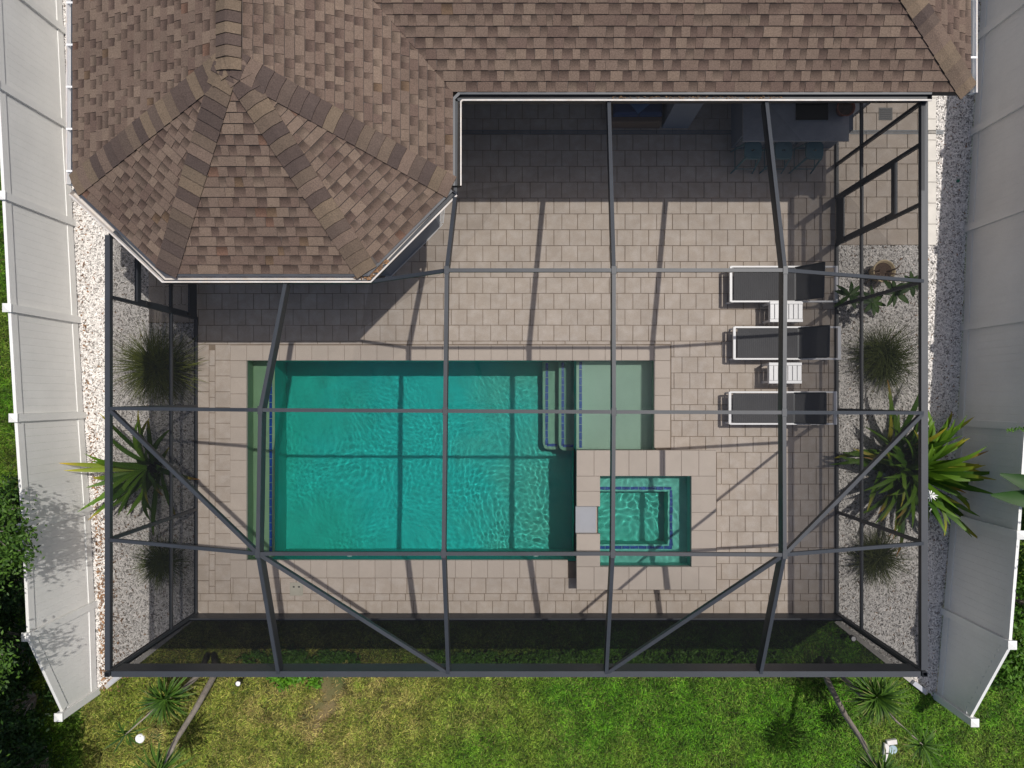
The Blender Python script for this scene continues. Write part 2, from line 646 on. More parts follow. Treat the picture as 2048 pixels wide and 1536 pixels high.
# concrete edging between gravel and lawn
for (a, b2), lb in ((edge_L, 'pale concrete edging strip running from the screen corner to the tree-shaded fence'), (edge_R, 'pale concrete edging strip running from the screen corner to the shaded fence')):
    o = MB().beam((*a, .02), (*b2, .02), .085, .1).build('edging_strip', 'edging')
    tag(o, lb, 'edging', 'concrete edging strips')

# ================================================================== POOL
WZ = -.10
FZ = -1.42
pool = thing('swimming_pool', 'rectangular green-blue swimming pool with shallow sun shelf and stone coping', 'pool', (0, 0, 0))


def basin(q, x0, x1, y0, y1, z0, z1, sides='NSEW', floor=True):
    if floor:
        q.add([(x0, y0, z0), (x1, y0, z0), (x1, y1, z0), (x0, y1, z0)], [(0, 1, 2, 3)])
    if 'N' in sides:
        q.add([(x0, y1, z0), (x1, y1, z0), (x1, y1, z1), (x0, y1, z1)], [(0, 1, 2, 3)])
    if 'S' in sides:
        q.add([(x0, y0, z0), (x1, y0, z0), (x1, y0, z1), (x0, y0, z1)], [(3, 2, 1, 0)])
    if 'W' in sides:
        q.add([(x0, y0, z0), (x0, y1, z0), (x0, y1, z1), (x0, y0, z1)], [(0, 1, 2, 3)])
    if 'E' in sides:
        q.add([(x1, y0, z0), (x1, y1, z0), (x1, y1, z1), (x1, y0, z1)], [(3, 2, 1, 0)])


BX = -4.77
q = MB()
basin(q, BX, SX, PYB, PYT, FZ, -.02, 'NSE')
q.add([(BX, PYB, FZ), (BX, PYT, FZ), (BX, PYT, -.50), (BX, PYB, -.50)], [(0, 1, 2, 3)])
recv = [q.build('basin', 'plaster', pool)]
q = MB()
basin(q, PXL, BX, PYB, PYT, -.50, -.02, 'NSW')
recv.append(q.build('bench', 'bench', pool))
q = MB()
basin(q, SX + .03, PXR, SPY, PYT, -.40, -.02, 'NSE')
q.add([(SX + .03, SPY, -.75), (SX + .03, PYT, -.75), (SX + .03, PYT, -.40), (SX + .03, SPY, -.40)], [(3, 2, 1, 0)])
recv.append(q.build('sun_shelf', 'plaster_shelf', pool))
for xa, xb, z in ((.81, SX + .03, -.70), (.50, .81, -1.0)):
    q = MB()
    pts = [(xb, SPY - .03), (xb, PYT), (xa, PYT), (xa, SPY + .09), (xa + .03, SPY + .01), (xa + .09, SPY - .03)]
    q.prism(pts, FZ, z)
    recv.append(q.build('step', 'plaster_mid', pool))
# blue tile lines marking the edges of bench, shelf and steps
def tile_line(a, b2, parent, wd=.056):
    a, b2 = Vector(a), Vector(b2)
    n = max(1, int(round((b2 - a).length / .155)))
    for i in range(n):
        p0, p1 = a.lerp(b2, i / n), a.lerp(b2, (i + .95) / n)
        recv.append(MB().beam(p0, p1, wd, .006).build('tile', 'bluetile', parent))


tile_line((BX - .08, PYB + .03, -.494), (BX - .08, PYT - .03, -.494), pool)
tile_line((SX + .11, SPY + .04, -.394), (SX + .11, PYT - .02, -.394), pool)
for xa, z in ((.81, -.694), (.50, -.994)):
    tile_line((xa + .08, SPY + .06, z), (xa + .08, PYT - .02, z), pool)
    tile_line((xa + .08, SPY + .06, z), (xa + .30, SPY + .06, z), pool)
for x in (-3.3, .35):
    recv.append(MB().lathe((x, PYB + .03, -.5), [(.05, -.03), (.05, .03), (0.001, .035)], 12).build('return_jet', 'white', pool))


def coping_rect(x0, x1, y0, y1, along, step, parent, z0, z1, name='coping_stone'):
    Ln = (x1 - x0) if along == 'x' else (y1 - y0)
    n = max(1, round(Ln / step))
    for i in range(n):
        a, b2 = i / n, (i + 1) / n
        g_ = .0016
        if along == 'x':
            MB().box(x0 + Ln * a + g_, x0 + Ln * b2 - g_, y0, y1, z0, z1, .006).build(name, 'coping', parent)
        else:
            MB().box(x0, x1, y0 + Ln * a + g_, y0 + Ln * b2 - g_, z0, z1, .006).build(name, 'coping', parent)


CW = .29
OV = .02
coping_rect(PXL - CW, PXR + CW, PYT - OV, PYT + CW - OV, 'x', .305, pool, -.07, .004)
coping_rect(PXL - CW, PXL + OV, PYB + OV, PYT - OV - .003, 'y', .305, pool, -.07, .004)
coping_rect(PXL - CW, .95, PYB - CW - .03, PYB + OV - .003, 'x', .305, pool, -.07, .004)
coping_rect(PXR - OV, PXR + CW, SPY + .06, PYT - OV - .003, 'y', .305, pool, -.07, .004)


def fbm(X, Y, sc_, seed):
    r = np.random.default_rng(seed)
    out = np.zeros_like(X)
    for o_ in range(5):
        k = sc_ * 1.9 ** o_
        for _ in range(3):
            a, ph = r.uniform(0, 6.283), r.uniform(0, 6.283)
            out += np.sin(k * (X * math.cos(a) + Y * math.sin(a)) + ph + 1.3 * np.sin(k * .7 * (Y * math.cos(a) - X * math.sin(a)) + ph * 2)) / 1.7 ** o_
    return out / 4.2


def waves(X, Y, parts):
    X, Y = X + .09 * np.sin(Y * 2.3 + 1.1 * np.sin(X * 1.7)) + .05 * np.sin(X * 3.9 + Y * 2.2), Y + .09 * np.sin(X * 2.6 + Y * .9) + .05 * np.sin(Y * 4.4 - X * 1.6)
    Z = np.zeros_like(X)
    r2 = np.random.default_rng(5)
    for n, k0, k1, am, mask in parts:
        acc = np.zeros_like(X)
        for i in range(n):
            k = r2.uniform(k0, k1)
            a = r2.uniform(0, 6.283)
            acc += np.sin(k * (X * math.cos(a) + Y * math.sin(a)) + r2.uniform(0, 6.283)) / k ** 1.5
        Z += am * acc * mask
    return Z


def water_sheet(x0, x1, y0, y1, cell):
    nx, ny = int((x1 - x0) / cell) + 2, int((y1 - y0) / cell) + 2
    return np.meshgrid(np.linspace(x0, x1, nx), np.linspace(y0, y1, ny))


def grid_faces(ny, nx):
    idx = np.arange(nx * ny).reshape(ny, nx)
    return np.stack([idx[:-1, :-1], idx[:-1, 1:], idx[1:, 1:], idx[1:, :-1]], -1).reshape(-1, 4)


X, Y = water_sheet(PXL - .012, PXR + .012, PYB - .012, PYT + .012, .017)
d_sp = np.hypot(X - 1.0, Y + 2.4)
near = np.exp(-(d_sp / 1.9) ** 2)
wob = np.sin(X * 1.9 + 2.1 * np.sin(Y * 1.3)) * np.sin(Y * 2.7 - X * .8) + .6 * np.sin(X * 4.3 - Y * 3.1 + 1.7 * np.sin(X * 1.1))
patchy = np.clip(.25 * wob + .35 + .9 * np.exp(-(((X + 2.3) / 1.7) ** 2 + ((Y + 1.1) / .9) ** 2)) + .35 * np.sin(X * 1.3 + 1) * np.sin(Y * 1.9 + X * .6), .2, 1.4)
shelf = 1 / (1 + np.exp((X - 1.0) * 6))
rings = np.zeros_like(X)
for cx_, cy_2, am in ((-3.0, -1.25, 1.0), (-.55, -1.35, .8), (.75, -2.5, 1.2), (-1.9, -1.5, .5)):
    d = np.hypot(X - cx_, Y - cy_2)
    rings += am * np.exp(-(d / .75) ** 2) * np.sin(d * 36 + .8 * np.sin(X * 5 + Y * 3)) * .0004
Z = waves(X, Y, ((26, 6, 16, .010, .15 + .85 * shelf), (60, 28, 90, .028, (.05 + .48 * shelf * patchy + 1.0 * near)))) + rings * (.2 + .8 * shelf)
V = np.stack([X, Y, WZ + Z], -1).reshape(-1, 3)
fc = grid_faces(*X.shape)
cen = V[fc].mean(1)
keep = ~((cen[:, 0] > SX + .02) & (cen[:, 1] < SPY - .02))
fc = fc[keep]
used = np.unique(fc)
remap = -np.ones(len(V), int)
remap[used] = np.arange(len(used))
water = np_mesh('water', V[used], remap[fc], None, 'water', pool, smooth=True)
water.cycles.is_caustics_caster = True

# ---- skimmer lid
sk = thing('skimmer_lid', 'square cream skimmer lid with two finger holes set in the deck', 'lid', P(593, 1178, .0))
c = P(593, 1178)
MB().box(c.x - .125, c.x + .125, c.y - .125, c.y + .125, .001, .008, .003).build('cover', 'pot', sk).data.materials[0] = mat('cream_plastic', (.42, .40, .33), .6)
for dx in (-.05, .05):
    MB().box(c.x + dx - .018, c.x + dx + .018, c.y + .03, c.y + .055, .0085, .0095).build('finger_hole', 'black', sk)

# ================================================================== SPA
SZ = .40
spa = thing('spa', 'raised square spa with stone coping and a spillway into the pool', 'spa', (2.4, -2.3, 0))
ox0, ox1, oy0, oy1 = 1.08, 3.66, -3.56, -.985
ix0, ix1, iy0, iy1 = 1.495, 3.22, -3.156, -1.44
sp0, sp1 = P(0, 1068, SZ).y, P(0, 1013, SZ).y     # spillway gap
q = MB()
for a, b2, c_, d in ((ox0 + .03, ox1 - .03, oy0 + .03, iy0 - .001), (ox0 + .03, ox1 - .03, iy1 + .001, oy1 - .03), (ix1 + .001, ox1 - .03, iy0, iy1), (ox0 + .03, ix0 - .001, iy0, iy1)):
    q.box(a, b2, c_, d, -.8, .27)
q.build('wall', 'plaster_spa', spa).data.materials[0] = M['coping']
z0, z1 = .28, SZ
mz = .61
coping_rect(ox0, ox1, iy1 - .02, oy1, 'x', mz / 2, spa, z0, z1)
coping_rect(ox0, ox1, oy0, iy0 + .02, 'x', mz / 2, spa, z0, z1)
coping_rect(ix1 - .02, ox1, iy0 + .022, iy1 - .022, 'y', mz / 2, spa, z0, z1)
coping_rect(ox0, ix0 + .02, sp1, iy1 - .022, 'y', .305, spa, z0, z1)
coping_rect(ox0, ix0 + .02, iy0 + .022, sp0, 'y', .305, spa, z0, z1)
MB().box(ox0 - .01, ix0 - .045, sp0 + .003, sp1 - .003, .25, .315, .005).build('spillway', 'spill', spa)
SEAT = -.14
fx1, fy0, fy1 = 2.86, -2.81, -1.80
q = MB()
basin(q, ix0, fx1, fy0, fy1, -.62, SEAT, 'NSEW')
recv.append(q.build('footwell', 'plaster', spa))
q = MB()
basin(q, ix0, ix1, iy0, iy1, SEAT, .29, 'NSEW', floor=False)
for a, b2, c_, d in ((ix0, ix1, fy1, iy1), (ix0, ix1, iy0, fy0), (fx1, ix1, fy0, fy1)):
    q.add([(a, c_, SEAT), (b2, c_, SEAT), (b2, d, SEAT), (a, d, SEAT)], [(0, 1, 2, 3)])
recv.append(q.build('shell', 'plaster_spa', spa))
zt_ = SEAT + .006
tile_line((ix0 + .01, fy1 + .06, zt_), (fx1 + .08, fy1 + .06, zt_), spa)
tile_line((ix0 + .01, fy0 - .06, zt_), (fx1 + .08, fy0 - .06, zt_), spa)
tile_line((fx1 + .06, fy0 - .03, zt_), (fx1 + .06, fy1 + .03, zt_), spa)
X, Y = water_sheet(ix0 - .012, ix1 + .012, iy0 - .012, iy1 + .012, .015)
Z = waves(X, Y, ((54, 22, 70, .046, np.ones_like(X)),))
sw = np_mesh('water', np.stack([X, Y, .30 + Z], -1).reshape(-1, 3), grid_faces(*X.shape), None, 'water', spa, smooth=True)
sw.cycles.is_caustics_caster = True
for o in recv:
    o.cycles.is_caustics_receiver = True

# ================================================================== HOUSE
EZ = 2.95
SL = .4357
Pk = P(455, 118, 4.17)
e1, e2, e3, e4 = (P(x, y, EZ) for x, y in ((147, 371), (331, 546), (734, 546), (904, 375)))
eL, eR, eY = e1.x, e4.x, P(0, 182, EZ).y
rX = P(1940, 0, EZ).x
e5, e6 = Vector((eR, eY, EZ)), Vector((rX, eY, EZ))
jz = Pk.z
J = Vector((Pk.x, eY + (jz - EZ) / SL, jz))
RY = eY + 4.4
RZ = EZ + SL * 4.4
m1, m2_ = Vector((eL + (RZ - EZ) / SL * (Pk.x - eL) / ((jz - EZ) / SL), RY, RZ)), Vector((rX - 4.4, RY, RZ))
house = thing('house', 'house with brown shingle hip roof and an octagonal bay end', 'house', (0, 8, 0))
b1, b2c = Vector((eL, RY + 4.4, EZ)), Vector((rX, RY + 4.4, EZ))


def plane_of(a, b2, c):
    n = (b2 - a).cross(c - a)
    if n.z < 0:
        n = -n
    return lambda x, y: a.z - (n.x * (x - a.x) + n.y * (y - a.y)) / n.z


FACES = {
    'left': ([e1, Pk, J, m1, b1], (e1, b1, Pk)),
    'diagL': ([e1, e2, Pk], (e2, e1, Pk)),
    'front': ([e2, e3, Pk], (e3, e2, Pk)),
    'diagR': ([e3, e4, Pk], (e4, e3, Pk)),
    'inner': ([e4, e5, J, Pk], (e5, e4, Pk)),
    'main': ([e5, e6, m2_, m1, J], (e6, e5, m2_)),
    'right': ([e6, b2c, m2_], (b2c, e6, m2_)),
    'back': ([b1, m1, m2_, b2c], (b1, b2c, m1)),
}
PL = {k: plane_of(*v[1]) for k, v in FACES.items()}
q = MB()
for k, (pts, _) in FACES.items():
    q.add([(p.x, p.y, PL[k](p.x, p.y) - .004) for p in pts], [tuple(range(len(pts)))])
eave = [e1, e2, e3, e4, e5, e6, b2c, b1]
for a, b2 in zip(eave, eave[1:] + eave[:1]):
    q.add([(a.x, a.y, EZ - .004), (b2.x, b2.y, EZ - .004), (b2.x, b2.y, EZ - .16), (a.x, a.y, EZ - .16)], [(0, 1, 2, 3)])
roof = q.build('roof', 'sheath', house)
q = MB().add([(p.x, p.y, EZ - .155) for p in eave], [tuple(reversed(range(len(eave))))])
q.build('soffit', 'soffit', house)


def srgb(r, g_, b_):
    return tuple(((c / 255 + .055) / 1.055) ** 2.4 * k for c, k in ((r, .87), (g_, .81), (b_, .79)))


TAN = [srgb(117, 104, 93), srgb(113, 100, 90), srgb(121, 108, 96), srgb(110, 97, 87)]
BRN = [srgb(110, 96, 86), srgb(106, 92, 83), srgb(113, 99, 89), srgb(102, 88, 80)]
DRK = [srgb(86, 76, 71), srgb(82, 73, 69), srgb(91, 80, 74)]
RED = [srgb(115, 92, 79), srgb(111, 94, 77)]


def jit(c, a=.05):
    f = random.uniform(1 - a, 1 + a)
    return tuple(max(0, v * f) for v in c)


sh = []           # (area_px, verts, faces, cols)


def shingle_face(key, course, ymax=7.9):
    pts, (a, b2, _) = FACES[key]
    poly = [(p.x, p.y) for p in pts]
    if key == 'left':
        poly = [(e1.x, e1.y), (Pk.x, Pk.y), (J.x, J.y), (J.x, 8.0), (eL, 8.0)]
    cxy = (sum(p[0] for p in poly) / len(poly), sum(p[1] for p in poly) / len(poly))
    u = Vector((b2.x - a.x, b2.y - a.y)).normalized()
    v = Vector((-u.y, u.x))
    if (cxy[0] - a.x) * v.x + (cxy[1] - a.y) * v.y < 0:
        v = -v
    us = [(p[0] - a.x) * u.x + (p[1] - a.y) * u.y for p in poly]
    vmax = max((p[0] - a.x) * v.x + (p[1] - a.y) * v.y for p in poly)
    zf = PL[key]
    warm = key == 'front'
    for k in range(-1, int(vmax / course) + 1):
        v0, v1 = k * course - .02, (k + 1) * course - .02
        v0 = max(v0, -.025)
        x = min(us) - random.uniform(0, .3)
        proud = random.random() < .5
        while x < max(us):
            wdt = random.uniform(.10, .18) if proud else random.uniform(.085, .17)
            if proud and random.random() < .22:
                wdt *= 1.7
            xa, xb = x, x + wdt
            x = xb
            g_ = .0015
            skew = random.uniform(-.006, .006)
            cell = [(xa + g_, v0 + .006), (xb - g_, v0 + .006), (xb - g_ + skew, v1), (xa + g_ + skew, v1)]
            cw = [(a.x + u.x * s_ + v.x * t_, a.y + u.y * s_ + v.y * t_) for s_, t_ in cell]
            pl = clip_convex(cw, poly) if v0 >= 0 else cw if min(us) < xa and xb < max(us) else []
            if key in ('left', 'main', 'inner', 'right', 'back') and pl:
                pl = clip_poly(pl, lambda p: ymax - p[1])
            if len(pl) < 3 or parea(pl) < .0004:
                proud = not proud
                continue
            red = warm and random.random() < .16 or random.random() < .03
            if proud:
                c = random.choice(TAN if random.random() < .72 else BRN)
                ct = cb = jit(c)
            else:
                c = random.choice(RED if red else BRN if random.random() < .7 else TAN)
                cb = jit(c)
                ct = cb
            tl = .015 if proud else .007
            n = len(pl)
            vs, cs = [], []
            for px_, py_ in pl:
                t = ((px_ - a.x) * v.x + (py_ - a.y) * v.y - v0) / (v1 - v0)
                z = zf(px_, py_)
                vs.append((px_, py_, z + tl * (1 - t) + .001))
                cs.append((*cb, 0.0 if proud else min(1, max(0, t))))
            for px_, py_ in pl:
                vs.append((px_, py_, zf(px_, py_) - .003))
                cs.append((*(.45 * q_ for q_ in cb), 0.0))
            fs = [tuple(range(n))] + [(i, n + i, n + (i + 1) % n, (i + 1) % n) for i in range(n)]
            ctr = (sum(p[0] for p in pl) / n, sum(p[1] for p in pl) / n)
            sc_ = F / (H - vs[0][2])
            vis = 0 < NX + ctr[0] * sc_ < 2048 and 0 < NY - ctr[1] * sc_ < 1536
            sh.append((parea(pl) * vis, vs, fs, cs))
            proud = not proud if random.random() < .9 else proud


for k, e in (('left', .120), ('diagL', .122), ('front', .124), ('diagR', .122), ('inner', .120), ('main', .131), ('right', .12)):
    shingle_face(k, e)
sh.sort(key=lambda t: -t[0])
for ar, vs, fs, cs in sh[:300]:
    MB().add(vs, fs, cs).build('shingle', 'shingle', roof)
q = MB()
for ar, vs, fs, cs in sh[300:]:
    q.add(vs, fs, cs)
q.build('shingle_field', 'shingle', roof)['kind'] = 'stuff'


def caps(a, b2, fl, fr, half=.17, exp=.15, name='hip_cap', stop=.09, up=0.0):
    """folded cap shingles laid from a (low end) up to b2 over the two faces fl, fr"""
    a, b2 = Vector(a), Vector(b2)
    d = Vector((b2.x - a.x, b2.y - a.y))
    Ln = d.length - stop
    d.normalize()
    sd = Vector((-d.y, d.x))
    n = int(Ln / exp)
    for i in range(n + 1):
        s0, s1 = i * exp, min((i + 1) * exp + .03, Ln)
        if s1 - s0 < .04:
            continue
        c = jit(random.choice((TAN[1], srgb(116, 104, 89), srgb(111, 100, 86), DRK[0], DRK[1], srgb(92, 82, 75), srgb(104, 93, 82))), .06)
        vs, cs = [], []
        for s_, lift in ((s0 + .004, .034 + up), (s1, .016 + up)):
            for t in (-half, -half * .5, -.02, .02, half * .5, half):
                x, y = a.x + d.x * s_ + sd.x * t, a.y + d.y * s_ + sd.y * t
                z = min(PL[fl](x, y), PL[fr](x, y))
                if name == 'ridge_cap':
                    z = min(z, PL['front'](x, y), PL['diagL'](x, y), PL['diagR'](x, y))
                vs.append((x, y, z + lift))
                cs.append(c)
        top = len(vs)
        vs += [(x, y, z - .02) for x, y, z in vs]
        cs += [tuple(v * .4 for v in c)] * top
        fs = [(j, j + 1, j + 7, j + 6) for j in range(5)]
        fs += [(j + top, j, j + 6, j + 6 + top) for j in (0,)] + [(5, 5 + top, 11 + top, 11)]
        fs += [(j, j + top, j + 1 + top, j + 1) for j in range(5)]
        fs += [(j + 6, j + 7, j + 7 + top, j + 6 + top) for j in range(5)]
        MB().add(vs, fs, cs).build(name, 'shingle', roof)


caps(e1, Pk, 'left', 'diagL')
caps(e2, Pk, 'diagL', 'front')
caps(e3, Pk, 'front', 'diagR')
caps(e4, Pk, 'diagR', 'inner')
caps(e6, m2_, 'main', 'right', .17)
caps((Pk.x, Pk.y - .13, 0), (Pk.x, J.y, 0), 'left', 'inner', .165, .15, 'ridge_cap', 0, .02)

# walls
wall_pts = [(-6.02, 13.2), (-6.02, 3.33), (-5.0, 2.31), (-2.42, 2.31), (-1.49, 3.24), (-1.49, 7.2), (6.02, 7.2), (6.02, 13.2)]
q = MB()
for a, b2 in zip(wall_pts, wall_pts[1:]):
    q.add([(*a, -.05), (*b2, -.05), (*b2, EZ - .16), (*a, EZ - .16)], [(0, 1, 2, 3)])
q.build('wall', 'stucco', house)
q = MB().box(6.02, 6.30, 5.25, 13.2, -.05, EZ - .16).build('side_wall', 'stucco', house)
q = MB().box(2.74, 3.24, 5.12, 5.62, -.02, EZ - .16, .01).build('column', 'stucco', house)
for xa in (-1.0, .3, 1.6, 3.4, 4.7):
    d = MB().box(xa, xa + 1.2, 7.15, 7.198, .02, 2.4).build('glass_door', 'glassdoor', house)
for (xa, ya), (xb, yb) in (((-2.32, 2.41), (-1.59, 3.14)),):
    a, b2 = Vector((xa, ya, 2.2)), Vector((xb, yb, 2.2))
    n_ = Vector((1, -1, 0)).normalized() * .02
    MB().add([a + n_, b2 + n_, b2 + n_ - Vector((0, 0, 1.5)), a + n_ - Vector((0, 0, 1.5))], [(0, 1, 2, 3)]).build('window', 'glassdoor', house)

# gutters: open troughs hung along the eaves
def offset(a, b2, d):
    t = (b2 - a).normalized()
    return Vector((t.y, -t.x, 0)) * d


def gutter(path, m, wd=.135, ht=.085, zt_=EZ - .005, brk=None, lip='gutter'):
    q = MB()
    th = .007
    outs = []
    n = len(path)
    for i, p in enumerate(path):
        dirs = []
        if i > 0:
            dirs.append((path[i] - path[i - 1]).normalized())
        if i < n - 1:
            dirs.append((path[i + 1] - path[i]).normalized())
        nrm = sum((Vector((t.y, -t.x, 0)) for t in dirs), Vector()).normalized()
        cs = nrm.dot(Vector((dirs[0].y, -dirs[0].x, 0)))
        outs.append(nrm / cs)
    prof = [(0, 0), (0, -ht), (wd * .8, -ht), (wd, 0), (wd - .018, 0), (wd * .8 - th, -ht + th), (th, -ht + th), (th, 0)]
    vs = []
    for p, o_ in zip(path, outs):
        for u_, z in prof:
            vs.append((p.x + o_.x * (u_ + .004), p.y + o_.y * (u_ + .004), zt_ + z))
    m_ = len(prof)
    fs = []
    for i in range(n - 1):
        for k in range(m_):
            j = (k + 1) % m_
            fs.append((i * m_ + k, i * m_ + j, (i + 1) * m_ + j, (i + 1) * m_ + k))
    for i0 in (0, (n - 1) * m_):
        fs += [tuple(i0 + t for t in (0, 1, 6, 7)), tuple(i0 + t for t in (1, 2, 5, 6)), tuple(i0 + t for t in (2, 3, 4, 5)), tuple(i0 + t for t in (0, 1, 2, 3))]
    q.add(vs, fs)
    o = q.build('gutter', m, house)
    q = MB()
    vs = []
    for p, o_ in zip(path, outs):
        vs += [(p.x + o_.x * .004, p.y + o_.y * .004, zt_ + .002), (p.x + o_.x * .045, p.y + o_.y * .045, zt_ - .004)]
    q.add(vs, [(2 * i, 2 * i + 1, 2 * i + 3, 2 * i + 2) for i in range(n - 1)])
    q.build('overhang_shade_strip', 'overhang_shade', o)  # dark strip painting the shade of the shingle overhang into the gutter
    q = MB()
    vs = []
    for p, o_ in zip(path, outs):
        vs += [(p.x + o_.x * u_, p.y + o_.y * u_, zt_ + z) for u_, z in ((wd - .016, .002), (wd + .006, .002), (wd + .006, -.012))]
    q.add(vs, [f for i in range(n - 1) for f in ((3 * i, 3 * i + 1, 3 * i + 4, 3 * i + 3), (3 * i + 1, 3 * i + 2, 3 * i + 5, 3 * i + 4))])
    q.build('front_lip', lip, o)
    if brk:
        for a, b2 in zip(path, path[1:]):
            L_ = (b2 - a).length
            t = (b2 - a).normalized()
            nn = Vector((t.y, -t.x, 0))
            s_ = brk * .6
            while s_ < L_:
                c = a + t * s_
                MB().beam(c + nn * -.01 + Vector((0, 0, zt_ - c.z + .006)), c + nn * wd + Vector((0, 0, zt_ - c.z + .006)), .028, .01).build('hanger', 'white', o)
                s_ += brk
    return o


gl_ = gutter([Vector((eL, 13, EZ)), Vector((eL, e1.y + .02, EZ))][::1], 'white', brk=.62, wd=.11)
gutter([e1 + Vector((0.02, -.03, 0)), e2, e3, e4 + Vector((-.02, -.02, 0))], 'gutter')
gutter([e4 + Vector((0, .03, 0)), Vector((eR, eY - .10, EZ)), Vector((eR + .10, eY, EZ)), Vector((6.10, eY, EZ))], 'gutter_dark')
gutter([Vector((rX, eY - .02, EZ)), Vector((rX, 13, EZ))], 'white', brk=.86, wd=.11)

# ================================================================== SCREEN ENCLOSURE
ZE, ZT = 2.83, 3.66
cage = thing('pool_cage', 'dark aluminium screen enclosure standing over the pool and deck', 'screen enclosure', (0, -.2, 0))


def eave_pt(px, py):
    return P(px, py, ZE)


nL0, nL1, nL2, nL3, nC0 = eave_pt(228, 470), eave_pt(226, 612), eave_pt(225, 817), eave_pt(219, 1080), eave_pt(212, 1345)
for p in (nL0, nL1, nL2, nL3, nC0):
    p.x = DX0
nR0, nR1, nR2, nR3, nC1 = eave_pt(1855, 196), eave_pt(1851, 562), eave_pt(1849, 826), eave_pt(1847, 1087), eave_pt(1846, 1353)
for p in (nR0, nR1, nR2, nR3, nC1):
    p.x = DX1
nC0.y = nC1.y = DY0
f1, f2, f3, f4 = eave_pt(556, 1342), eave_pt(896, 1342), eave_pt(1213, 1344), eave_pt(1522, 1346)
for p in (f1, f2, f3, f4):
    p.y = DY0
hz = ZE + .06
g1, g2, g3, g4 = P(571, 563, hz), P(911, 383, hz), P(1218, 197, hz), P(1533, 197, hz)
g12, g25 = P(739, 563, hz), P(912, 199, hz)
g0 = P(327, 563, hz)
t = {}
for n_, pts in (('a', ((520, 820), (515, 1108))), ('b', ((893, 540), (890, 822), (887, 1108))), ('c', ((1228, 540), (1228, 824), (1226, 1108))), ('d', ((1571, 540), (1569, 825), (1570, 1110)))):
    for i, p in enumerate(pts):
        t[n_ + str(i + (3 - len(pts)))] = P(*p, ZT)


def bar(name, a, b2, wd, dp, up=0.0):
    return MB().beam(a, b2, wd, dp, up).build(name, 'bronze', cage)


BW, BD = .052, .17
for chain in ((g1, t['a1'], t['a2'], f1), (g2, t['b0'], t['b1'], t['b2'], f2), (g3, t['c0'], t['c1'], t['c2'], f3), (g4, t['d0'], t['d1'], t['d2'], f4)):
    q = MB()
    for a, b2 in zip(chain, chain[1:]):
        d = (b2 - a).normalized() * .012
        q.beam(a - d, b2 + d, BW, BD)
    q.build('roof_beam', 'bronze', cage)
PW = .05
for chain in ((g12, t['b0'], t['c0'], t['d0'], nR1), (nL2, t['a1'], t['b1'], t['c1'], t['d1'], nR2), (nL3, t['a2'], t['b2'], t['c2'], t['d2'], nR3)):
    for a, b2 in zip(chain, chain[1:]):
        bar('purlin', a + Vector((0, 0, -.004)), b2 + Vector((0, 0, -.004)), PW, .05)
for a, b2 in ((nL2, t['a2']), (t['a2'], f2), (nR2, t['d2']), (t['d2'], f3)):
    bar('brace', a + Vector((0, 0, -.009)), b2 + Vector((0, 0, -.009)), .052, .075)
for k_, p in t.items():
    MB().box(p.x - .034, p.x + .034, p.y - .055, p.y + .055, p.z + .001, p.z + .006, .002).build('joint_plate', 'bronze', cage)
# eave ring and the header along the gutter
bar('eave_beam', nL0, nC0 + Vector((0, .06, 0)), .075, .08)
bar('eave_beam', nC1 + Vector((0, .06, 0)), nR0, .10, .08)
bar('eave_beam', nC0 + Vector((.06, 0, 0)), nC1 + Vector((-.06, 0, 0)), .085, .30)
for a, b2 in ((nL0, P(236, 464, hz)), ):
    pass
hdr = [P(227, 463, hz), g0, g12, g2 + Vector((.0, 0, 0)), g25, Vector((nR0.x, g3.y, hz))]
for a, b2 in zip(hdr, hdr[1:]):
    bar('header', a, b2, .05, .10)
# tubular corner posts, wall posts
for p in (nC0, nC1):
    s_ = .075
    q = MB()
    o1, i1 = s_ / 2, s_ / 2 - .005
    for sx, sy, ex, ey in ((-o1, -o1, o1, -i1), (-o1, i1, o1, o1), (-o1, -i1, -i1, i1), (i1, -i1, o1, i1)):
        q.box(p.x + sx, p.x + ex, p.y + sy, p.y + ey, 0, ZE + .012)
    q.build('corner_post', 'bronze', cage)
R_posts = [4.42, 3.80, 2.90, nR1.y, nR2.y, nR3.y]
L_posts = [2.43, 1.50, nL2.y, nL3.y]
for x, ys in ((DX1, R_posts), (DX0, L_posts)):
    for y in ys:
        MB().box(x - .026, x + .026, y - .026, y + .026, 0, ZE - .08).build('post', 'bronze', cage)


def rail(name, a, b2, wd=.045, dp=.05):
    return bar(name, a, b2, wd, dp)


RZc = .98
for x, ya, yb in ((DX1, DY0, 2.90), (DX1, 3.80, 5.2), (DX0, DY0, 1.50), (DX0, 2.43, 3.2)):
    rail('chair_rail', (x, ya, RZc), (x, yb, RZc))
    rail('base_rail', (x, ya, .05), (x, yb, .05), .055)
MB().box(DX0, DX1, DY0 - .012, DY0 + .012, .0, .33).build('kick_plate', 'bronze', cage)
rail('base_rail', (DX0, DY0, .345), (DX1, DY0, .345), .05, .03)


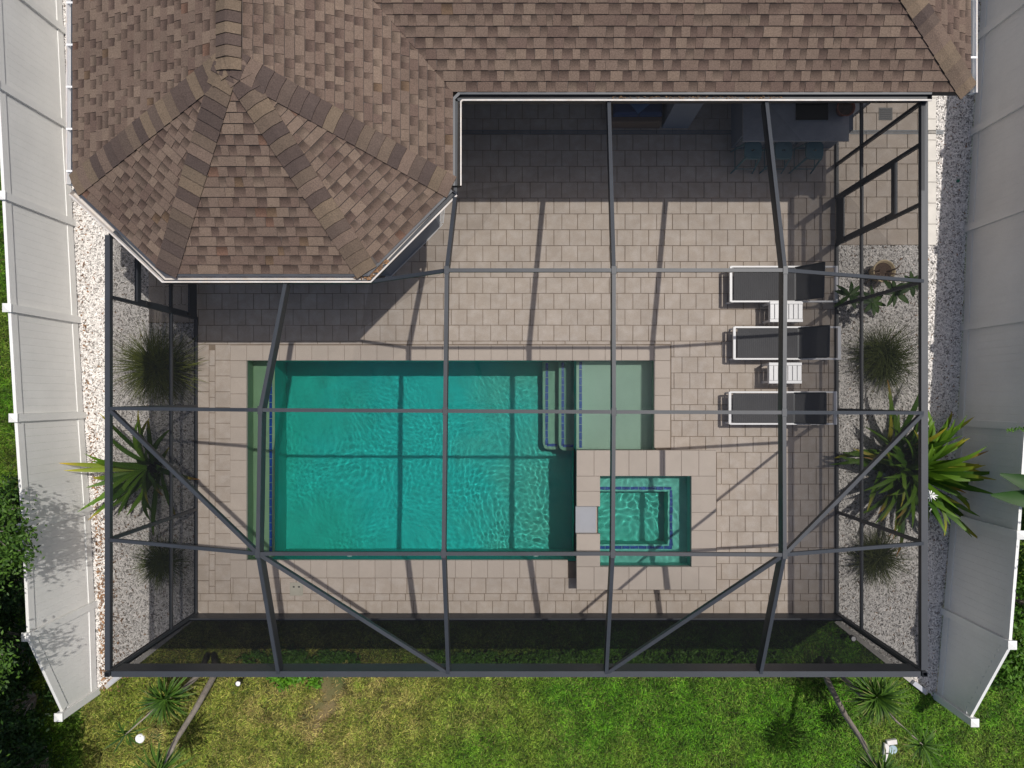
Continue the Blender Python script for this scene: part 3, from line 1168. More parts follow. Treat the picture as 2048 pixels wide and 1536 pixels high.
def door(x, ya, yb, inward):
    d = MB()
    for y in (ya + .05, yb - .05):
        d.box(x - .018, x + .018, y - .03, y + .03, .02, 2.0)
    for z0, z1 in ((1.94, 2.0), (.93, 1.0)):
        d.box(x - .017, x + .017, ya + .05, yb - .05, z0, z1)
    o = d.build('door', 'bronze', cage)
    MB().box(x - .014, x + .014, ya + .08, yb - .08, .02, .31).build('kick_panel', 'bronze', o)
    MB().tube([(x + inward * .02, yb - .06, 1.05), (x + inward * .07, yb - .06, 1.08), (x + inward * .07, yb - .16, 1.08)], .011, 6).build('handle', 'black', o)
    for z in (.3, 1.7):
        MB().box(x + inward * .018, x + inward * .035, ya + .005, ya + .05, z, z + .1).build('hinge', 'black', o)
    rail('door_header', (x, ya, 2.06), (x, yb, 2.06), .05, .05)


door(DX1, 2.90, 3.80, -1)
door(DX0, 1.50, 2.43, 1)


def screen(*pts):
    pts = [Vector(p) + Vector((0, 0, -.03)) for p in pts]
    q = MB()
    if len(pts) <= 4:
        q.add(pts, [tuple(range(len(pts)))] if len(pts) == 3 else [(0, 1, 2), (0, 2, 3)])
    else:
        c = sum(pts, Vector()) / len(pts)
        n = len(pts)
        q.add(pts + [c], [(i, (i + 1) % n, n) for i in range(n)])
    return q.build('screen_panel', 'screen', cage)


T = t
screen(hdr[0], g0, g1, T['a1'], nL2)
screen(g1, g12, T['b0'], T['b1'], T['a1'])
screen(g12, g2, T['b0'])
screen(g2, g25, g3, T['c0'], T['b0'])
screen(g3, g4, T['d0'], T['c0'])
screen(g4, hdr[-1], nR1, T['d0'])
for a, b2 in (('a', 'b'), ('b', 'c'), ('c', 'd')):
    if a != 'a':
        screen(T[a + '0'], T[b2 + '0'], T[b2 + '1'], T[a + '1'])
    screen(T[a + '1'], T[b2 + '1'], T[b2 + '2'], T[a + '2'])
screen(T['d0'], nR1, nR2, T['d1'])
screen(T['d1'], nR2, T['d2'])
screen(nR2, nR3, T['d2'])
screen(T['d2'], nR3, nC1, f4)
screen(nL2, T['a1'], T['a2'])
screen(nL2, T['a2'], nL3)
screen(nL3, T['a2'], f1, nC0)
screen(T['a2'], T['b2'], f2)
screen(T['a2'], f2, f1)
screen(T['b2'], T['c2'], f3, f2)
screen(T['c2'], T['d2'], f3)
screen(T['d2'], f4, f3)


def wallscreen(x, ya, yb, z0, z1):
    screen((x, ya, z0 + .03), (x, yb, z0 + .03), (x, yb, z1 + .03), (x, ya, z1 + .03))


def split(ys):
    return list(zip(ys, ys[1:]))


for x, ys, dr_ in ((DX1, [DY0, nR3.y, nR2.y, nR1.y, 2.90, 3.80, 4.42, 5.1], (2.90, 3.80)), (DX0, [DY0, nL3.y, nL2.y, 1.50, 2.43, 3.1], (1.50, 2.43))):
    for ya, yb in split(ys):
        if (ya, yb) == dr_:
            wallscreen(x, ya + .08, yb - .08, .31, .93)
            wallscreen(x, ya + .08, yb - .08, 1.0, 1.94)
            wallscreen(x, ya, yb, 2.06, ZE - .08)
        else:
            wallscreen(x, ya, yb, .05, RZc - .05)
            wallscreen(x, ya, yb, RZc, ZE - .08)
xs = [DX0, f1.x, f2.x, f3.x, f4.x, DX1]
for xa, xb in split(xs):
    screen((xa, DY0, .375), (xb, DY0, .375), (xb, DY0, ZE - .27), (xa, DY0, ZE - .27))

# ================================================================== FENCES
def fence(pts, label, inward):
    f = thing('vinyl_fence', label, 'fence', pts[0])
    FH = 1.74
    n = len(pts)
    for i, p in enumerate(pts):
        h = 1.06 if i == n - 1 else FH + .04
        po = MB().box(p.x - .063, p.x + .063, p.y - .063, p.y + .063, -.05, h).build('post', 'pvc', f)
        q = MB()
        q.add([(p.x + sx * .072, p.y + sy * .072, h + z) for z in (.001, .02) for sx, sy in ((-1, -1), (1, -1), (1, 1), (-1, 1))] + [(p.x, p.y, h + .045)],
              [(0, 1, 5, 4), (1, 2, 6, 5), (2, 3, 7, 6), (3, 0, 4, 7), (4, 5, 8), (5, 6, 8), (6, 7, 8), (7, 4, 8), (3, 2, 1, 0)])
        q.build('cap', 'pvc', po)
    for i, (a, b2) in enumerate(zip(pts, pts[1:])):
        d = (b2 - a)
        L_ = d.length
        dn = d.normalized()
        a2, b3 = a + dn * .064, b2 - dn * .064
        hb = .98 if i == n - 2 else FH
        up = Vector((0, 0, 1))
        MB().beam(a2 + up * FH, b3 + up * hb, .05, .14).build('top_rail', 'pvc', f)
        MB().beam(a2 + up * .18, b3 + up * .18, .05, .16).build('bottom_rail', 'pvc', f)
        nb = 13
        for k in range(nb):
            s0, s1 = a2.lerp(b3, k / nb), a2.lerp(b3, (k + 1) / nb)
            e_ = (s1 - s0).normalized() * .0007
            t0 = FH - .13 + (hb - FH) * (k + .5) / nb - (.04 if i == n - 2 else 0)
            MB().beam(s0 + e_ + up * t0, s1 - e_ + up * t0, .022, t0 - .03).build('board', 'pvc', f)
    return f


fence(fence_L, 'white vinyl privacy fence lit by the sun and dappled with tree shade', 1)
fence(fence_R, 'white vinyl privacy fence standing in its own shade beside the big strap-leaved lily', -1)

# ================================================================== FURNITURE
def lounger(px0, px1, py0, py1, label, lift=.44, skew=0.0):
    zf = .34
    a, b2 = P(px0, py1, zf), P(px1, py0, zf)
    Ln, Wd = b2.x - a.x, b2.y - a.y
    t = thing('sun_lounger', label, 'sun lounger', (a.x, a.y, 0), 'sun loungers in a row by the screen wall')
    x0, x1, y0, y1 = a.x, b2.x, a.y, b2.y
    r = .021
    for y in (y0 + r, y1 - r):
        MB().beam((x0 + .001, y, zf), (x1 - .001, y, zf), .030, .045).build('side_rail', 'white', t)
    MB().beam((x0, y0 + .016, zf + .003), (x0, y1 - .016, zf + .003), .045, .05).build('foot_rail', 'white', t)
    MB().beam((x1 - .03, y0 + .016, zf + .003), (x1 - .03, y1 - .016, zf + .003), .06, .05).build('head_rail', 'white', t)
    for x in (x0 + .10, x1 - .22):
        for y in (y0 + .03, y1 - .03):
            s_ = -1 if x < x0 + .5 else 1
            MB().tube([(x, y, zf - .03), (x + s_ * .08, y, .0)], .019, 8).build('leg', 'white', t)
    hx = x0 + Ln * .60
    # seat sling: ribbed woven fabric, slightly sagging
    q = MB()
    n, m_ = 60, 6
    for i in range(n + 1):
        for j in range(m_ + 1):
            x = x0 + .055 + (hx - .01 - x0 - .055) * i / n
            y = y0 + .042 + (Wd - .084) * j / m_
            sag = .025 * math.sin(math.pi * j / m_) * math.sin(math.pi * i / n)
            q.v.append((x, y, zf - .008 - sag + (.004 if i % 2 else 0)))
    for i in range(n):
        for j in range(m_):
            k = i * (m_ + 1) + j
            q.f.append((k, k + m_ + 1, k + m_ + 2, k + 1))
    q.build('seat_sling', 'sling', t)
    MB().beam((hx, y0 + .03, zf - .005), (hx, y1 - .03, zf - .005), .03, .03).build('hinge_bar', 'bronze', t)
    # raised back
    bl = .56
    dx = math.sqrt(max(.05, bl * bl - lift * lift))
    q = MB()
    n = 18
    for i in range(n + 1):
        for j in range(m_ + 1):
            f = i / n
            y = y0 + .042 + (Wd - .084) * j / m_
            sag = .03 * math.sin(math.pi * j / m_) * math.sin(math.pi * f)
            q.v.append((hx + .02 + dx * f, y, zf - .01 + lift * f - sag + skew * f * (j / m_ - .5)))
    for i in range(n):
        for j in range(m_):
            k = i * (m_ + 1) + j
            q.f.append((k, k + m_ + 1, k + m_ + 2, k + 1))
    bk = q.build('back_sling', 'sling', t)
    for y, sg in ((y0 + .036, -1), (y1 - .036, 1)):
        MB().tube([(hx, y, zf - .01), (hx + .02 + dx, y, zf - .01 + lift + skew * sg * .5)], .013, 6).build('back_rail', 'bronze', bk)
        MB().tube([(hx + dx * .55, y, zf - .01 + lift * .5), (hx + dx * .95, y, zf - .03)], .008, 6).build('prop_arm', 'white', bk)
    MB().tube([(hx + .02 + dx, y0 + .036, zf - .01 + lift - skew * .5), (hx + .02 + dx, y1 - .036, zf - .01 + lift + skew * .5)], .014, 6).build('top_rail', 'bronze', bk)
    return t


lounger(1462, 1676, 531, 605, 'sun lounger with its black sling back raised, nearest the screen door', .47, .06)
lounger(1469, 1682, 652, 720, 'sun lounger with black sling seat standing between the two white side tables', .43, .02)
lounger(1460, 1674, 782, 850, 'sun lounger with black sling seat nearest the big strap-leaved lily', .40, 0)


def side_table(px0, px1, py0, py1, label):
    zt_ = .42
    a, b2 = P(px0, py1, zt_), P(px1, py0, zt_)
    t = thing('side_table', label, 'side table', (a.x, a.y, 0), 'white side tables between the loungers')
    x0, x1, y0, y1 = a.x, b2.x, a.y, b2.y
    for y in (y0, y1 - .055):
        MB().box(x0, x1, y, y + .055, zt_ - .03, zt_, .004).build('end_board', 'white', t)
    n = 7
    wd = (x1 - x0) / n
    for i in range(n):
        MB().box(x0 + wd * i + .006, x0 + wd * (i + 1) - .006, y0 + .058, y1 - .058, zt_ - .028, zt_ - .003, .003).build('slat', 'white', t)
    for x in (x0 + .03, x1 - .03):
        for y in (y0 + .03, y1 - .03):
            MB().box(x - .02, x + .02, y - .02, y + .02, .0, zt_ - .031).build('leg', 'white', t)
    MB().box(x0 + .012, x0 + .03, y0 + .05, y1 - .05, zt_ - .12, zt_ - .031).build('apron', 'white', t)
    MB().box(x1 - .03, x1 - .012, y0 + .05, y1 - .05, zt_ - .12, zt_ - .031).build('apron', 'white', t)


side_table(1540, 1606, 602, 644, 'white slatted side table beside the lounger nearest the screen door')
side_table(1538, 1604, 725, 767, 'white slatted side table beside the lounger nearest the lily')

# outdoor kitchen
kc = thing('kitchen_counter', 'grey outdoor kitchen counter with black cooktop under the roof edge', 'counter', (4.9, 5.0, 0))
MB().box(4.06, 5.95, 4.74, 5.6, 0, .88).build('cabinet', 'stucco', kc)
MB().box(3.98, 5.86, 4.53, 5.66, .881, .92, .006).build('worktop', 'counter', kc)
c0, c1 = P(1592, 240, .93), P(1656, 196, .93)
MB().box(c0.x, c1.x, c0.y, c1.y + .1, .921, .945, .005).build('cooktop', 'black', kc)
MB().tube([(c0.x + .02, c0.y - .02, .955), (c1.x - .02, c0.y - .02, .955)], .01, 6).build('handle', 'steel', kc)
for x in (4.35, 4.9, 5.45):
    MB().box(x - .24, x + .24, 4.722, 4.738, .12, .82, .004).build('cabinet_door', 'counter', kc)
bw = thing('clay_bowl', 'round terracotta bowl on the counter beside the cooktop', 'bowl', P(1683, 222, .93))
c = P(1683, 222, .921)
MB().lathe(c, [(.001, .0), (.10, .0), (.15, .16), (.165, .17), (.15, .175), (.13, .15), (.09, .05), (.001, .04)], 20).build('bowl_body', 'terracotta', bw, smooth=True)
MB().lathe(c, [(.13, .14), (.001, .145)], 16).build('filling', 'soil', bw)

for i, px in enumerate((1507, 1568, 1630)):
    c = P(px, 300, .66)
    lb = ('blue-green metal stool at the open end of the kitchen counter', 'blue-green metal stool standing between two others at the counter', 'blue-green metal stool at the counter end nearest the screen door')[i]
    st = thing('bar_stool', lb, 'stool', (c.x, c.y, 0), 'stools along the kitchen counter')
    q = MB()
    s_ = .155
    # square seat with rounded corners and a hand hole
    ring = []
    for k in range(24):
        a = 2 * math.pi * k / 24
        e = .5
        ring.append((math.copysign(abs(math.cos(a)) ** e, math.cos(a)) * s_, math.copysign(abs(math.sin(a)) ** e, math.sin(a)) * s_))
    hole = [(math.cos(2 * math.pi * k / 24) * .034, math.sin(2 * math.pi * k / 24) * .018) for k in range(24)]
    vs = [(c.x + x, c.y + y, .66) for x, y in ring] + [(c.x + x, c.y + y, .655) for x, y in hole] + [(c.x + x * 1.03, c.y + y * 1.03, .615) for x, y in ring]
    fs = [(k, (k + 1) % 24, 24 + (k + 1) % 24, 24 + k) for k in range(24)] + [(48 + k, 48 + (k + 1) % 24, (k + 1) % 24, k) for k in range(24)]
    q.add(vs, fs)
    q.build('seat', 'teal', st)
    for sx in (-1, 1):
        for sy in (-1, 1):
            MB().tube([(c.x + sx * .13, c.y + sy * .13, .63), (c.x + sx * .205, c.y + sy * .205, .0)], [.022, .014], 6).build('leg', 'teal', st)
    for sx, sy in ((1, 0), (-1, 0), (0, 1), (0, -1)):
        d = .19
        A = (c.x + (sx if sx else -1) * d, c.y + (sy if sy else -1) * d, .2)
        B = (c.x + (sx if sx else 1) * d, c.y + (sy if sy else 1) * d, .2)
        MB().tube([A, B], .008, 6).build('stretcher', 'teal', st)

so = thing('outdoor_sofa', 'brown woven outdoor sofa with navy cushions beside the column', 'sofa', (2.2, 5.4, 0))
MB().box(1.72, 2.68, 5.10, 5.95, .04, .32, .02).build('base', 'rattan', so)
MB().box(1.72, 2.68, 5.83, 6.02, .0, .75, .02).build('back', 'rattan', so)
MB().box(1.76, 2.22, 5.20, 5.82, .325, .46, .04).build('cushion', 'navy', so)
MB().box(2.235, 2.66, 5.20, 5.82, .325, .46, .04).build('cushion', 'navy', so)
pw = thing('throw_pillow', 'blue pillow lying on the navy sofa cushions', 'pillow', (2.2, 5.4, .46))
q = MB()
n = 10
for sgn in (1, -1):
    b0 = len(q.v)
    for i in range(n + 1):
        for j in range(n + 1):
            u_, v_ = i / n * 2 - 1, j / n * 2 - 1
            hgt = .07 * (1 - u_ ** 4) ** .6 * (1 - v_ ** 4) ** .6 if abs(u_) < 1 and abs(v_) < 1 else 0
            ca, sa = math.cos(.7), math.sin(.7)
            x, y = u_ * .2, v_ * .2
            q.v.append((2.22 + x * ca - y * sa, 5.45 + x * sa + y * ca, .535 + sgn * hgt))
    for i in range(n):
        for j in range(n):
            k = b0 + i * (n + 1) + j
            q.f.append((k, k + n + 1, k + n + 2, k + 1) if sgn > 0 else (k, k + 1, k + n + 2, k + n + 1))
q.build('pillow_cover', 'navy', pw, smooth=True).data.materials[0] = mat('blue_fabric', (0.05, 0.12, 0.25), .9)

# ================================================================== STUFF: gravel, grass, litter
def chips(name, poly, dens, colf, seed, parent=None, m='chip', size=(.032, .080), z=-.028, label=None, cat=None, wfac=None):
    r = np.random.default_rng(seed)
    xs_, ys_ = [p[0] for p in poly], [p[1] for p in poly]
    A = (max(xs_) - min(xs_)) * (max(ys_) - min(ys_))
    n = int(A * dens)
    X, Y = r.uniform(min(xs_), max(xs_), n), r.uniform(min(ys_), max(ys_), n)
    k = inside(poly, X, Y)
    if wfac is not None:
        k &= r.random(n) < wfac(X, Y)
    X, Y = X[k], Y[k]
    n = len(X)
    L_ = r.uniform(size[0], size[1], n) * .5
    W_ = L_ * r.uniform(.26, .5, n)
    a = r.uniform(0, 6.283, n)
    zz = z + r.uniform(0, .016, n)
    tlt = r.normal(0, .28, (n, 2))
    base = np.array([(-1, 0), (-.1, -1), (1, .1), (.2, 1), (0, 0)])
    V = np.zeros((n, 5, 3))
    jx = base[None, :, 0] + r.normal(0, .15, (n, 5))
    jy = base[None, :, 1] + r.normal(0, .2, (n, 5))
    lx, ly = jx * L_[:, None], jy * W_[:, None]
    V[:, :, 0] = X[:, None] + lx * np.cos(a)[:, None] - ly * np.sin(a)[:, None]
    V[:, :, 1] = Y[:, None] + lx * np.sin(a)[:, None] + ly * np.cos(a)[:, None]
    V[:, :, 2] = zz[:, None] + lx * tlt[:, :1] + ly * tlt[:, 1:]
    V[:, 4, 2] += W_ * .55
    idx = np.arange(n)[:, None, None] * 5
    Tm = (idx + np.array([(0, 1, 4), (1, 2, 4), (2, 3, 4), (3, 0, 4)])[None]).reshape(-1, 3)
    c = colf(X, Y, r)
    C = np.repeat(c, 5, 0)
    o = np_mesh(name, V.reshape(-1, 3), Tm, C, m, parent)
    return stuff(o, label, cat)


def shell_cols(brown):
    def f(X, Y, r):
        n = len(X)
        g_ = np.clip(r.normal(.74, .12, n), .25, .88)
        c = np.stack([g_, g_ * .955, g_ * .905], 1)
        t = r.random(n)
        k = t < brown
        c[k] = np.array([.24, .145, .085]) * r.uniform(.5, 1.4, (k.sum(), 1))
        k = (t > .90)
        c[k] *= r.uniform(.35, .6, (k.sum(), 1))
        return c
    return f


bedL2 = [p for p in bedL if True]
chips('gravel', [(min(max(x, -9), DX0 - .02), min(y, 8)) for x, y in bedL], 3100, shell_cols(.02), 1, label='white shell gravel between the deck and the sunlit fence', cat='gravel')
patio_px = px2((1677, -900), (1874, -900), (1874, 490), (1677, 490))


def not_patio(X, Y):
    return (~inside(patio_px, X, Y)).astype(float)


chips('gravel', [(max(min(x, 9), DX1 + .03), min(y, 8)) for x, y in bedR], 3100, shell_cols(.02), 2, label='white shell gravel between the deck and the shaded fence', cat='gravel', wfac=not_patio)


def brown_cols(X, Y, r):
    n = len(X)
    t = r.random((n, 1))
    return (np.array([.30, .155, .065]) * t + np.array([.15, .085, .05]) * (1 - t)) * r.uniform(.6, 1.3, (n, 1))


fxL = lambda Y: np.interp(-Y, [-p.y for p in fence_L], [p.x for p in fence_L])
fxR = lambda Y: np.interp(-Y, [-p.y for p in fence_R], [p.x for p in fence_R])
lit = [(-8.9, 6), (-8.9, -5.6), (-7.3, -5.6), (-7.3, 6)]


def litter_w(X, Y):
    d = X - fxL(Y)
    lo = 1 / (1 + np.exp((Y + 2.0) * 1.6))
    return np.where(d > .08, np.exp(-((d - .08) / (.09 + .13 * lo)) ** 1.4) * (.25 + .75 * lo), 0) * (Y > -5.6)


chips('leaf_litter', lit, 1250, brown_cols, 3, m='litter', size=(.03, .075), z=-.008, label='rust-brown leaf litter along the foot of the sunlit fence', cat='leaf litter', wfac=litter_w)
# leaves caught in the gutter at the bay corner
gp = [Vector((e3.x, e3.y, 0)) + Vector((.06, -.06, 0))]
gx, gy = e3.x + .02, e3.y - .05
lp = [(gx - .22, gy - .03), (gx + .02, gy - .04), (gx + .30, gy + .24), (gx + .24, gy + .30), (gx - .0, gy + .03), (gx - .22, gy + .03)]
o = chips('leaf_litter', lp, 3800, lambda X, Y, r: brown_cols(X, Y, r) * np.array([1.0, 1.05, 1.1]), 4, m='litter', size=(.03, .06), z=EZ - .05, label='brown leaves clogging the gutter at the bay corner', cat='leaf litter')
bl_ = [(1.4, eY - .09), (3.9, eY - .09), (3.9, eY - .05), (1.4, eY - .05)]
chips('leaf_litter', bl_, 1800, lambda X, Y, r: brown_cols(X, Y, r) * np.array([.8, .9, 1.0]), 5, m='litter', size=(.015, .04), z=EZ - .06, label='fine brown debris in the gutter above the covered patio', cat='leaf litter')


# grass -------------------------------------------------------------
def bare_mask(X, Y):
    """dry and bare patches in the lawn, strongest left of the middle"""
    spots = np.clip(.5 + fbm(X, Y, 5.5, 19) * 1.1, 0, 1.5)
    m = np.exp(-(((X + 3.7) / 1.4) ** 2 + ((Y + 5.75) / .65) ** 2)) * 1.5 * spots
    m += np.exp(-(((X + 3.3) / 1.2) ** 2 + ((Y + 6.7) / .6) ** 2)) * .5 * spots
    m += np.exp(-(((X + 6.9) / .22) ** 2 + ((Y + 6.45) / .18) ** 2)) * 1.3
    m += np.exp(-(((X - 7.3) / .35) ** 2 + ((Y + 6.75) / .25) ** 2)) * .8
    m += np.exp(-((Y + 5.25) / .16) ** 2) * .4 * (X > -6.5) * (X < 7)
    return m + fbm(X, Y, 3.4, 9) * .34


def grass(name, poly, dens, seed, label, dry=True, dark=1.02, length=(.06, .13)):
    r = np.random.default_rng(seed)
    xs_, ys_ = [p[0] for p in poly], [p[1] for p in poly]
    n = int((max(xs_) - min(xs_)) * (max(ys_) - min(ys_)) * dens)
    X, Y = r.uniform(min(xs_), max(xs_), n), r.uniform(min(ys_), max(ys_), n)
    k = inside(poly, X, Y)
    X, Y = X[k], Y[k]
    bm = bare_mask(X, Y) if dry else fbm(X, Y, 2.2, 9) * .2
    k = r.random(len(X)) > np.clip((bm - .55) * 1.6, 0, .93)
    X, Y, bm = X[k], Y[k], bm[k]
    n = len(X)
    L_ = r.uniform(*length, n)
    a = r.uniform(0, 6.283, n) + fbm(X, Y, 6, 3) * 2
    el = r.uniform(.15, 1.1, n)
    wd = r.uniform(.0045, .010, n)
    dx, dy = np.cos(a), np.sin(a)
    h1, z1 = np.cos(el) * L_ * .55, np.sin(el) * L_ * .6
    h2, z2 = h1 + L_ * .5, z1 * r.uniform(.6, 1.05, n)
    V = np.zeros((n, 5, 3))
    for i, (h, z, ww) in enumerate(((0, 0, 1), (0, 0, -1), (h1, z1, .9), (h1, z1, -.9), (h2, z2, 0))):
        V[:, i, 0] = X + dx * h - dy * wd * ww
        V[:, i, 1] = Y + dy * h + dx * wd * ww
        V[:, i, 2] = -.045 + z
    idx = np.arange(n)[:, None, None] * 5
    Tm = (idx + np.array([(0, 1, 3), (0, 3, 2), (2, 3, 4)])[None]).reshape(-1, 3)
    t = r.random((n, 1))
    side = np.clip((X + 4.2) / 6.0, 0, 1)[:, None] if dry else np.full((n, 1), .8)     # lusher towards +X
    green = np.array([.036, .125, .005]) * (1 - t) + np.array([.090, .215, .010]) * t
    olive = np.array([.105, .165, .016]) * (1 - t) + np.array([.250, .245, .050]) * t
    straw = np.array([.34, .26, .10])
    mix = np.clip(side + fbm(X, Y, 1.6, 21)[:, None] * .4, 0, 1)
    c = olive * (1 - mix) + green * mix
    dryf = np.clip(bm * .9 + r.normal(0, .22, n), 0, 1)[:, None] * (1 - .5 * side)
    c = c * (1 - dryf) + straw * dryf * .9
    c *= r.uniform(.25, 1.75, (n, 1)) * dark * np.clip(1.0 + .48 * fbm(X, Y, 9, 41)[:, None] + .3 * fbm(X, Y, 26, 42)[:, None], .3, 1.7)
    C = np.repeat(c, 5, 0)
    C[2::5] *= 1.1
    C[0::5] *= .8
    C[1::5] *= .8
    o = np_mesh(name, V.reshape(-1, 3), Tm, C, 'blade', None)
    return stuff(o, label, 'grass')


lawn_poly = [(-8.3, -7.6), (9.2, -7.6), (9.2, -5.8), (fence_R[-1].x, fence_R[-1].y - .05), edge_R[1], edge_R[0], (DX1, DY0 - .05), (DX0, DY0 - .05), edge_L[0], edge_L[1], (fence_L[-1].x, fence_L[-1].y - .05), (-8.3, -5.8)]
grass('lawn', lawn_poly, 3000, 31, 'cut lawn in front of the screen enclosure, dry on one side and lush on the other')
out_L = [(-10.4, 8)] + [(p.x - .1, min(p.y, 8)) for p in fence_L[1:]] + [(-8.3, -5.7), (-8.3, -7.6), (-10.4, -7.6)]
grass('side_lawn', out_L, 2900, 32, 'strip of grass outside the sunlit fence, running into deep tree shade', dry=False, dark=.85)
out_R = [(10.2, -1)] + [(p.x + .1, p.y) for p in fence_R[6:]] + [(8.3, -5.9), (9.2, -5.9), (9.2, -7.6), (10.2, -7.6)]
grass('side_lawn', out_R, 2900, 33, 'grass growing behind the shaded fence beside the hedge', dry=False, dark=.95)

# ================================================================== PLANTS
def lerp3(a, b2, t):
    return tuple(a[i] + (b2[i] - a[i]) * t for i in range(3))


def clump(c, n, ln, label, cols, name='grass_clump', wd=.006, group='ornamental grass clumps', up=.75, seed=0, tip=None):
    """fountain of thin arching blades"""
    r = np.random.default_rng(seed)
    t = thing(name, label, 'ornamental grass', c, group)
    S = 6
    V = np.zeros((n, S * 2 + 1, 3))
    a = r.uniform(0, 6.283, n)
    L_ = ln * r.uniform(.55, 1.0, n)
    th = np.abs(r.normal(0, .5, n)) + .12           # lean from vertical at the root
    th = np.clip(th * 1.0, .05, 1.15)
    droop = r.uniform(.5, 1.5, n)
    tuf = r.normal(0, .11 * ln, (7, 2))
    ti = r.integers(0, 7, n)
    x0 = tuf[ti, 0] + r.normal(0, .03, n)
    y0 = tuf[ti, 1] + r.normal(0, .03, n)
    lean = r.uniform(0, 6.283, 7)
    a = a + .5 * np.sin(lean[ti] - a)
    L_ = L_ * r.uniform(.8, 1.15, 7)[ti]
    px_, pz = np.zeros(n), np.zeros(n)
    ang = th.copy()
    side = r.normal(0, .12, n)
    for s_ in range(S + 1):
        f = s_ / S
        ww = wd * (1 - f ** 2 * .9) * r.uniform(.8, 1.2, n)
        dx, dy = np.cos(a + side * f), np.sin(a + side * f)
        if s_ < S:
            for e, sg in ((0, 1), (1, -1)):
                V[:, s_ * 2 + e, 0] = c[0] + x0 + dx * px_ - dy * ww * sg
                V[:, s_ * 2 + e, 1] = c[1] + y0 + dy * px_ + dx * ww * sg
                V[:, s_ * 2 + e, 2] = c[2] + pz
        else:
            V[:, S * 2, 0], V[:, S * 2, 1], V[:, S * 2, 2] = c[0] + x0 + dx * px_, c[1] + y0 + dy * px_, c[2] + pz
        px_ = px_ + np.sin(ang) * L_ / S
        pz = np.maximum(pz + np.cos(ang) * L_ / S, -.02)
        ang = ang + droop / S * 1.3
    tris = []
    for s_ in range(S - 1):
        i = s_ * 2
        tris += [(i, i + 1, i + 3), (i, i + 3, i + 2)]
    i = (S - 1) * 2
    tris.append((i, i + 1, i + 2))
    K = S * 2 + 1
    Tm = (np.arange(n)[:, None, None] * K + np.array(tris)[None]).reshape(-1, 3)
    u_ = r.random((n, 1))
    base = np.array(cols[0]) * (1 - u_) + np.array(cols[1]) * u_
    f = np.linspace(0, 1, K)[None, :, None]
    C = base[:, None, :] * (.75 + .5 * f)
    if tip is not None:
        C = C * (1 - f ** 3 * .6) + np.array(tip)[None, None, :] * f ** 3 * .6
    o = np_mesh('foliage', V.reshape(-1, 3), Tm, C.reshape(-1, 3), 'blade', t)
    MB().lathe((c[0], c[1], c[2] - .03), [(.12, 0), (.09, .07), (.03, .12), (.001, .13)], 10).build('crown_base', 'soil', t)
    return t


GC = ((.030, .050, .010), (.12, .15, .028))
zg = -.03
clump(P(335, 738, zg), 950, 1.15, 'large green fountain-grass clump beside the left screen door', GC, seed=1, wd=.006, tip=(.27, .29, .05))
clump(P(330, 1120, zg), 480, .75, 'small fountain-grass clump between the strap-leaved lily and the screen corner post', GC, seed=2, wd=.005, tip=(.18, .22, .05))
clump(P(1752, 716, zg), 900, .92, 'dark fountain-grass clump beside the potted plant', ((.018, .032, .008), (.075, .10, .022)), seed=3, wd=.005, tip=(.16, .18, .05))
clump(P(1745, 1118, zg), 700, .78, 'dull fountain-grass clump below the big lily near the screen corner', ((.018, .030, .008), (.075, .095, .026)), seed=4, wd=.005, tip=(.17, .18, .06))


def strap_leaf(c, az, th, L_, wd, droop, col, tip, twist=0.0, S=9):
    """one long folded leaf, arching from c"""
    q = MB()
    p = Vector(c)
    ang = th
    for s_ in range(S + 1):
        f = s_ / S
        ww = wd * (.55 + .9 * f - 1.42 * f ** 3.2) if f < 1 else .002
        d = Vector((math.cos(az + twist * f), math.sin(az + twist * f), 0))
        sd = Vector((-d.y, d.x, 0))
        nrm = Vector((-d.x * math.cos(ang), -d.y * math.cos(ang), math.sin(ang)))
        for k, e in ((-1, .28), (0, 0), (1, .28)):
            q.v.append(tuple(p + sd * (ww * k) + nrm * (ww * e * (1 - .6 * f))))
            cc = lerp3(col, tip, max(0, (f - .72) / .28) ** 1.5)
            q.c.append(tuple(v * (1.12 if k == 0 else 1.0) for v in cc))
        p = p + (d * math.sin(ang) + Vector((0, 0, math.cos(ang)))) * (L_ / S)
        ang += droop / S * (.4 + 1.2 * f)
        if p.z < .0:
            p.z = .0
    for s_ in range(S):
        for k in (0, 1):
            i = s_ * 3 + k
            q.f.append((i, i + 1, i + 4, i + 3))
    return q


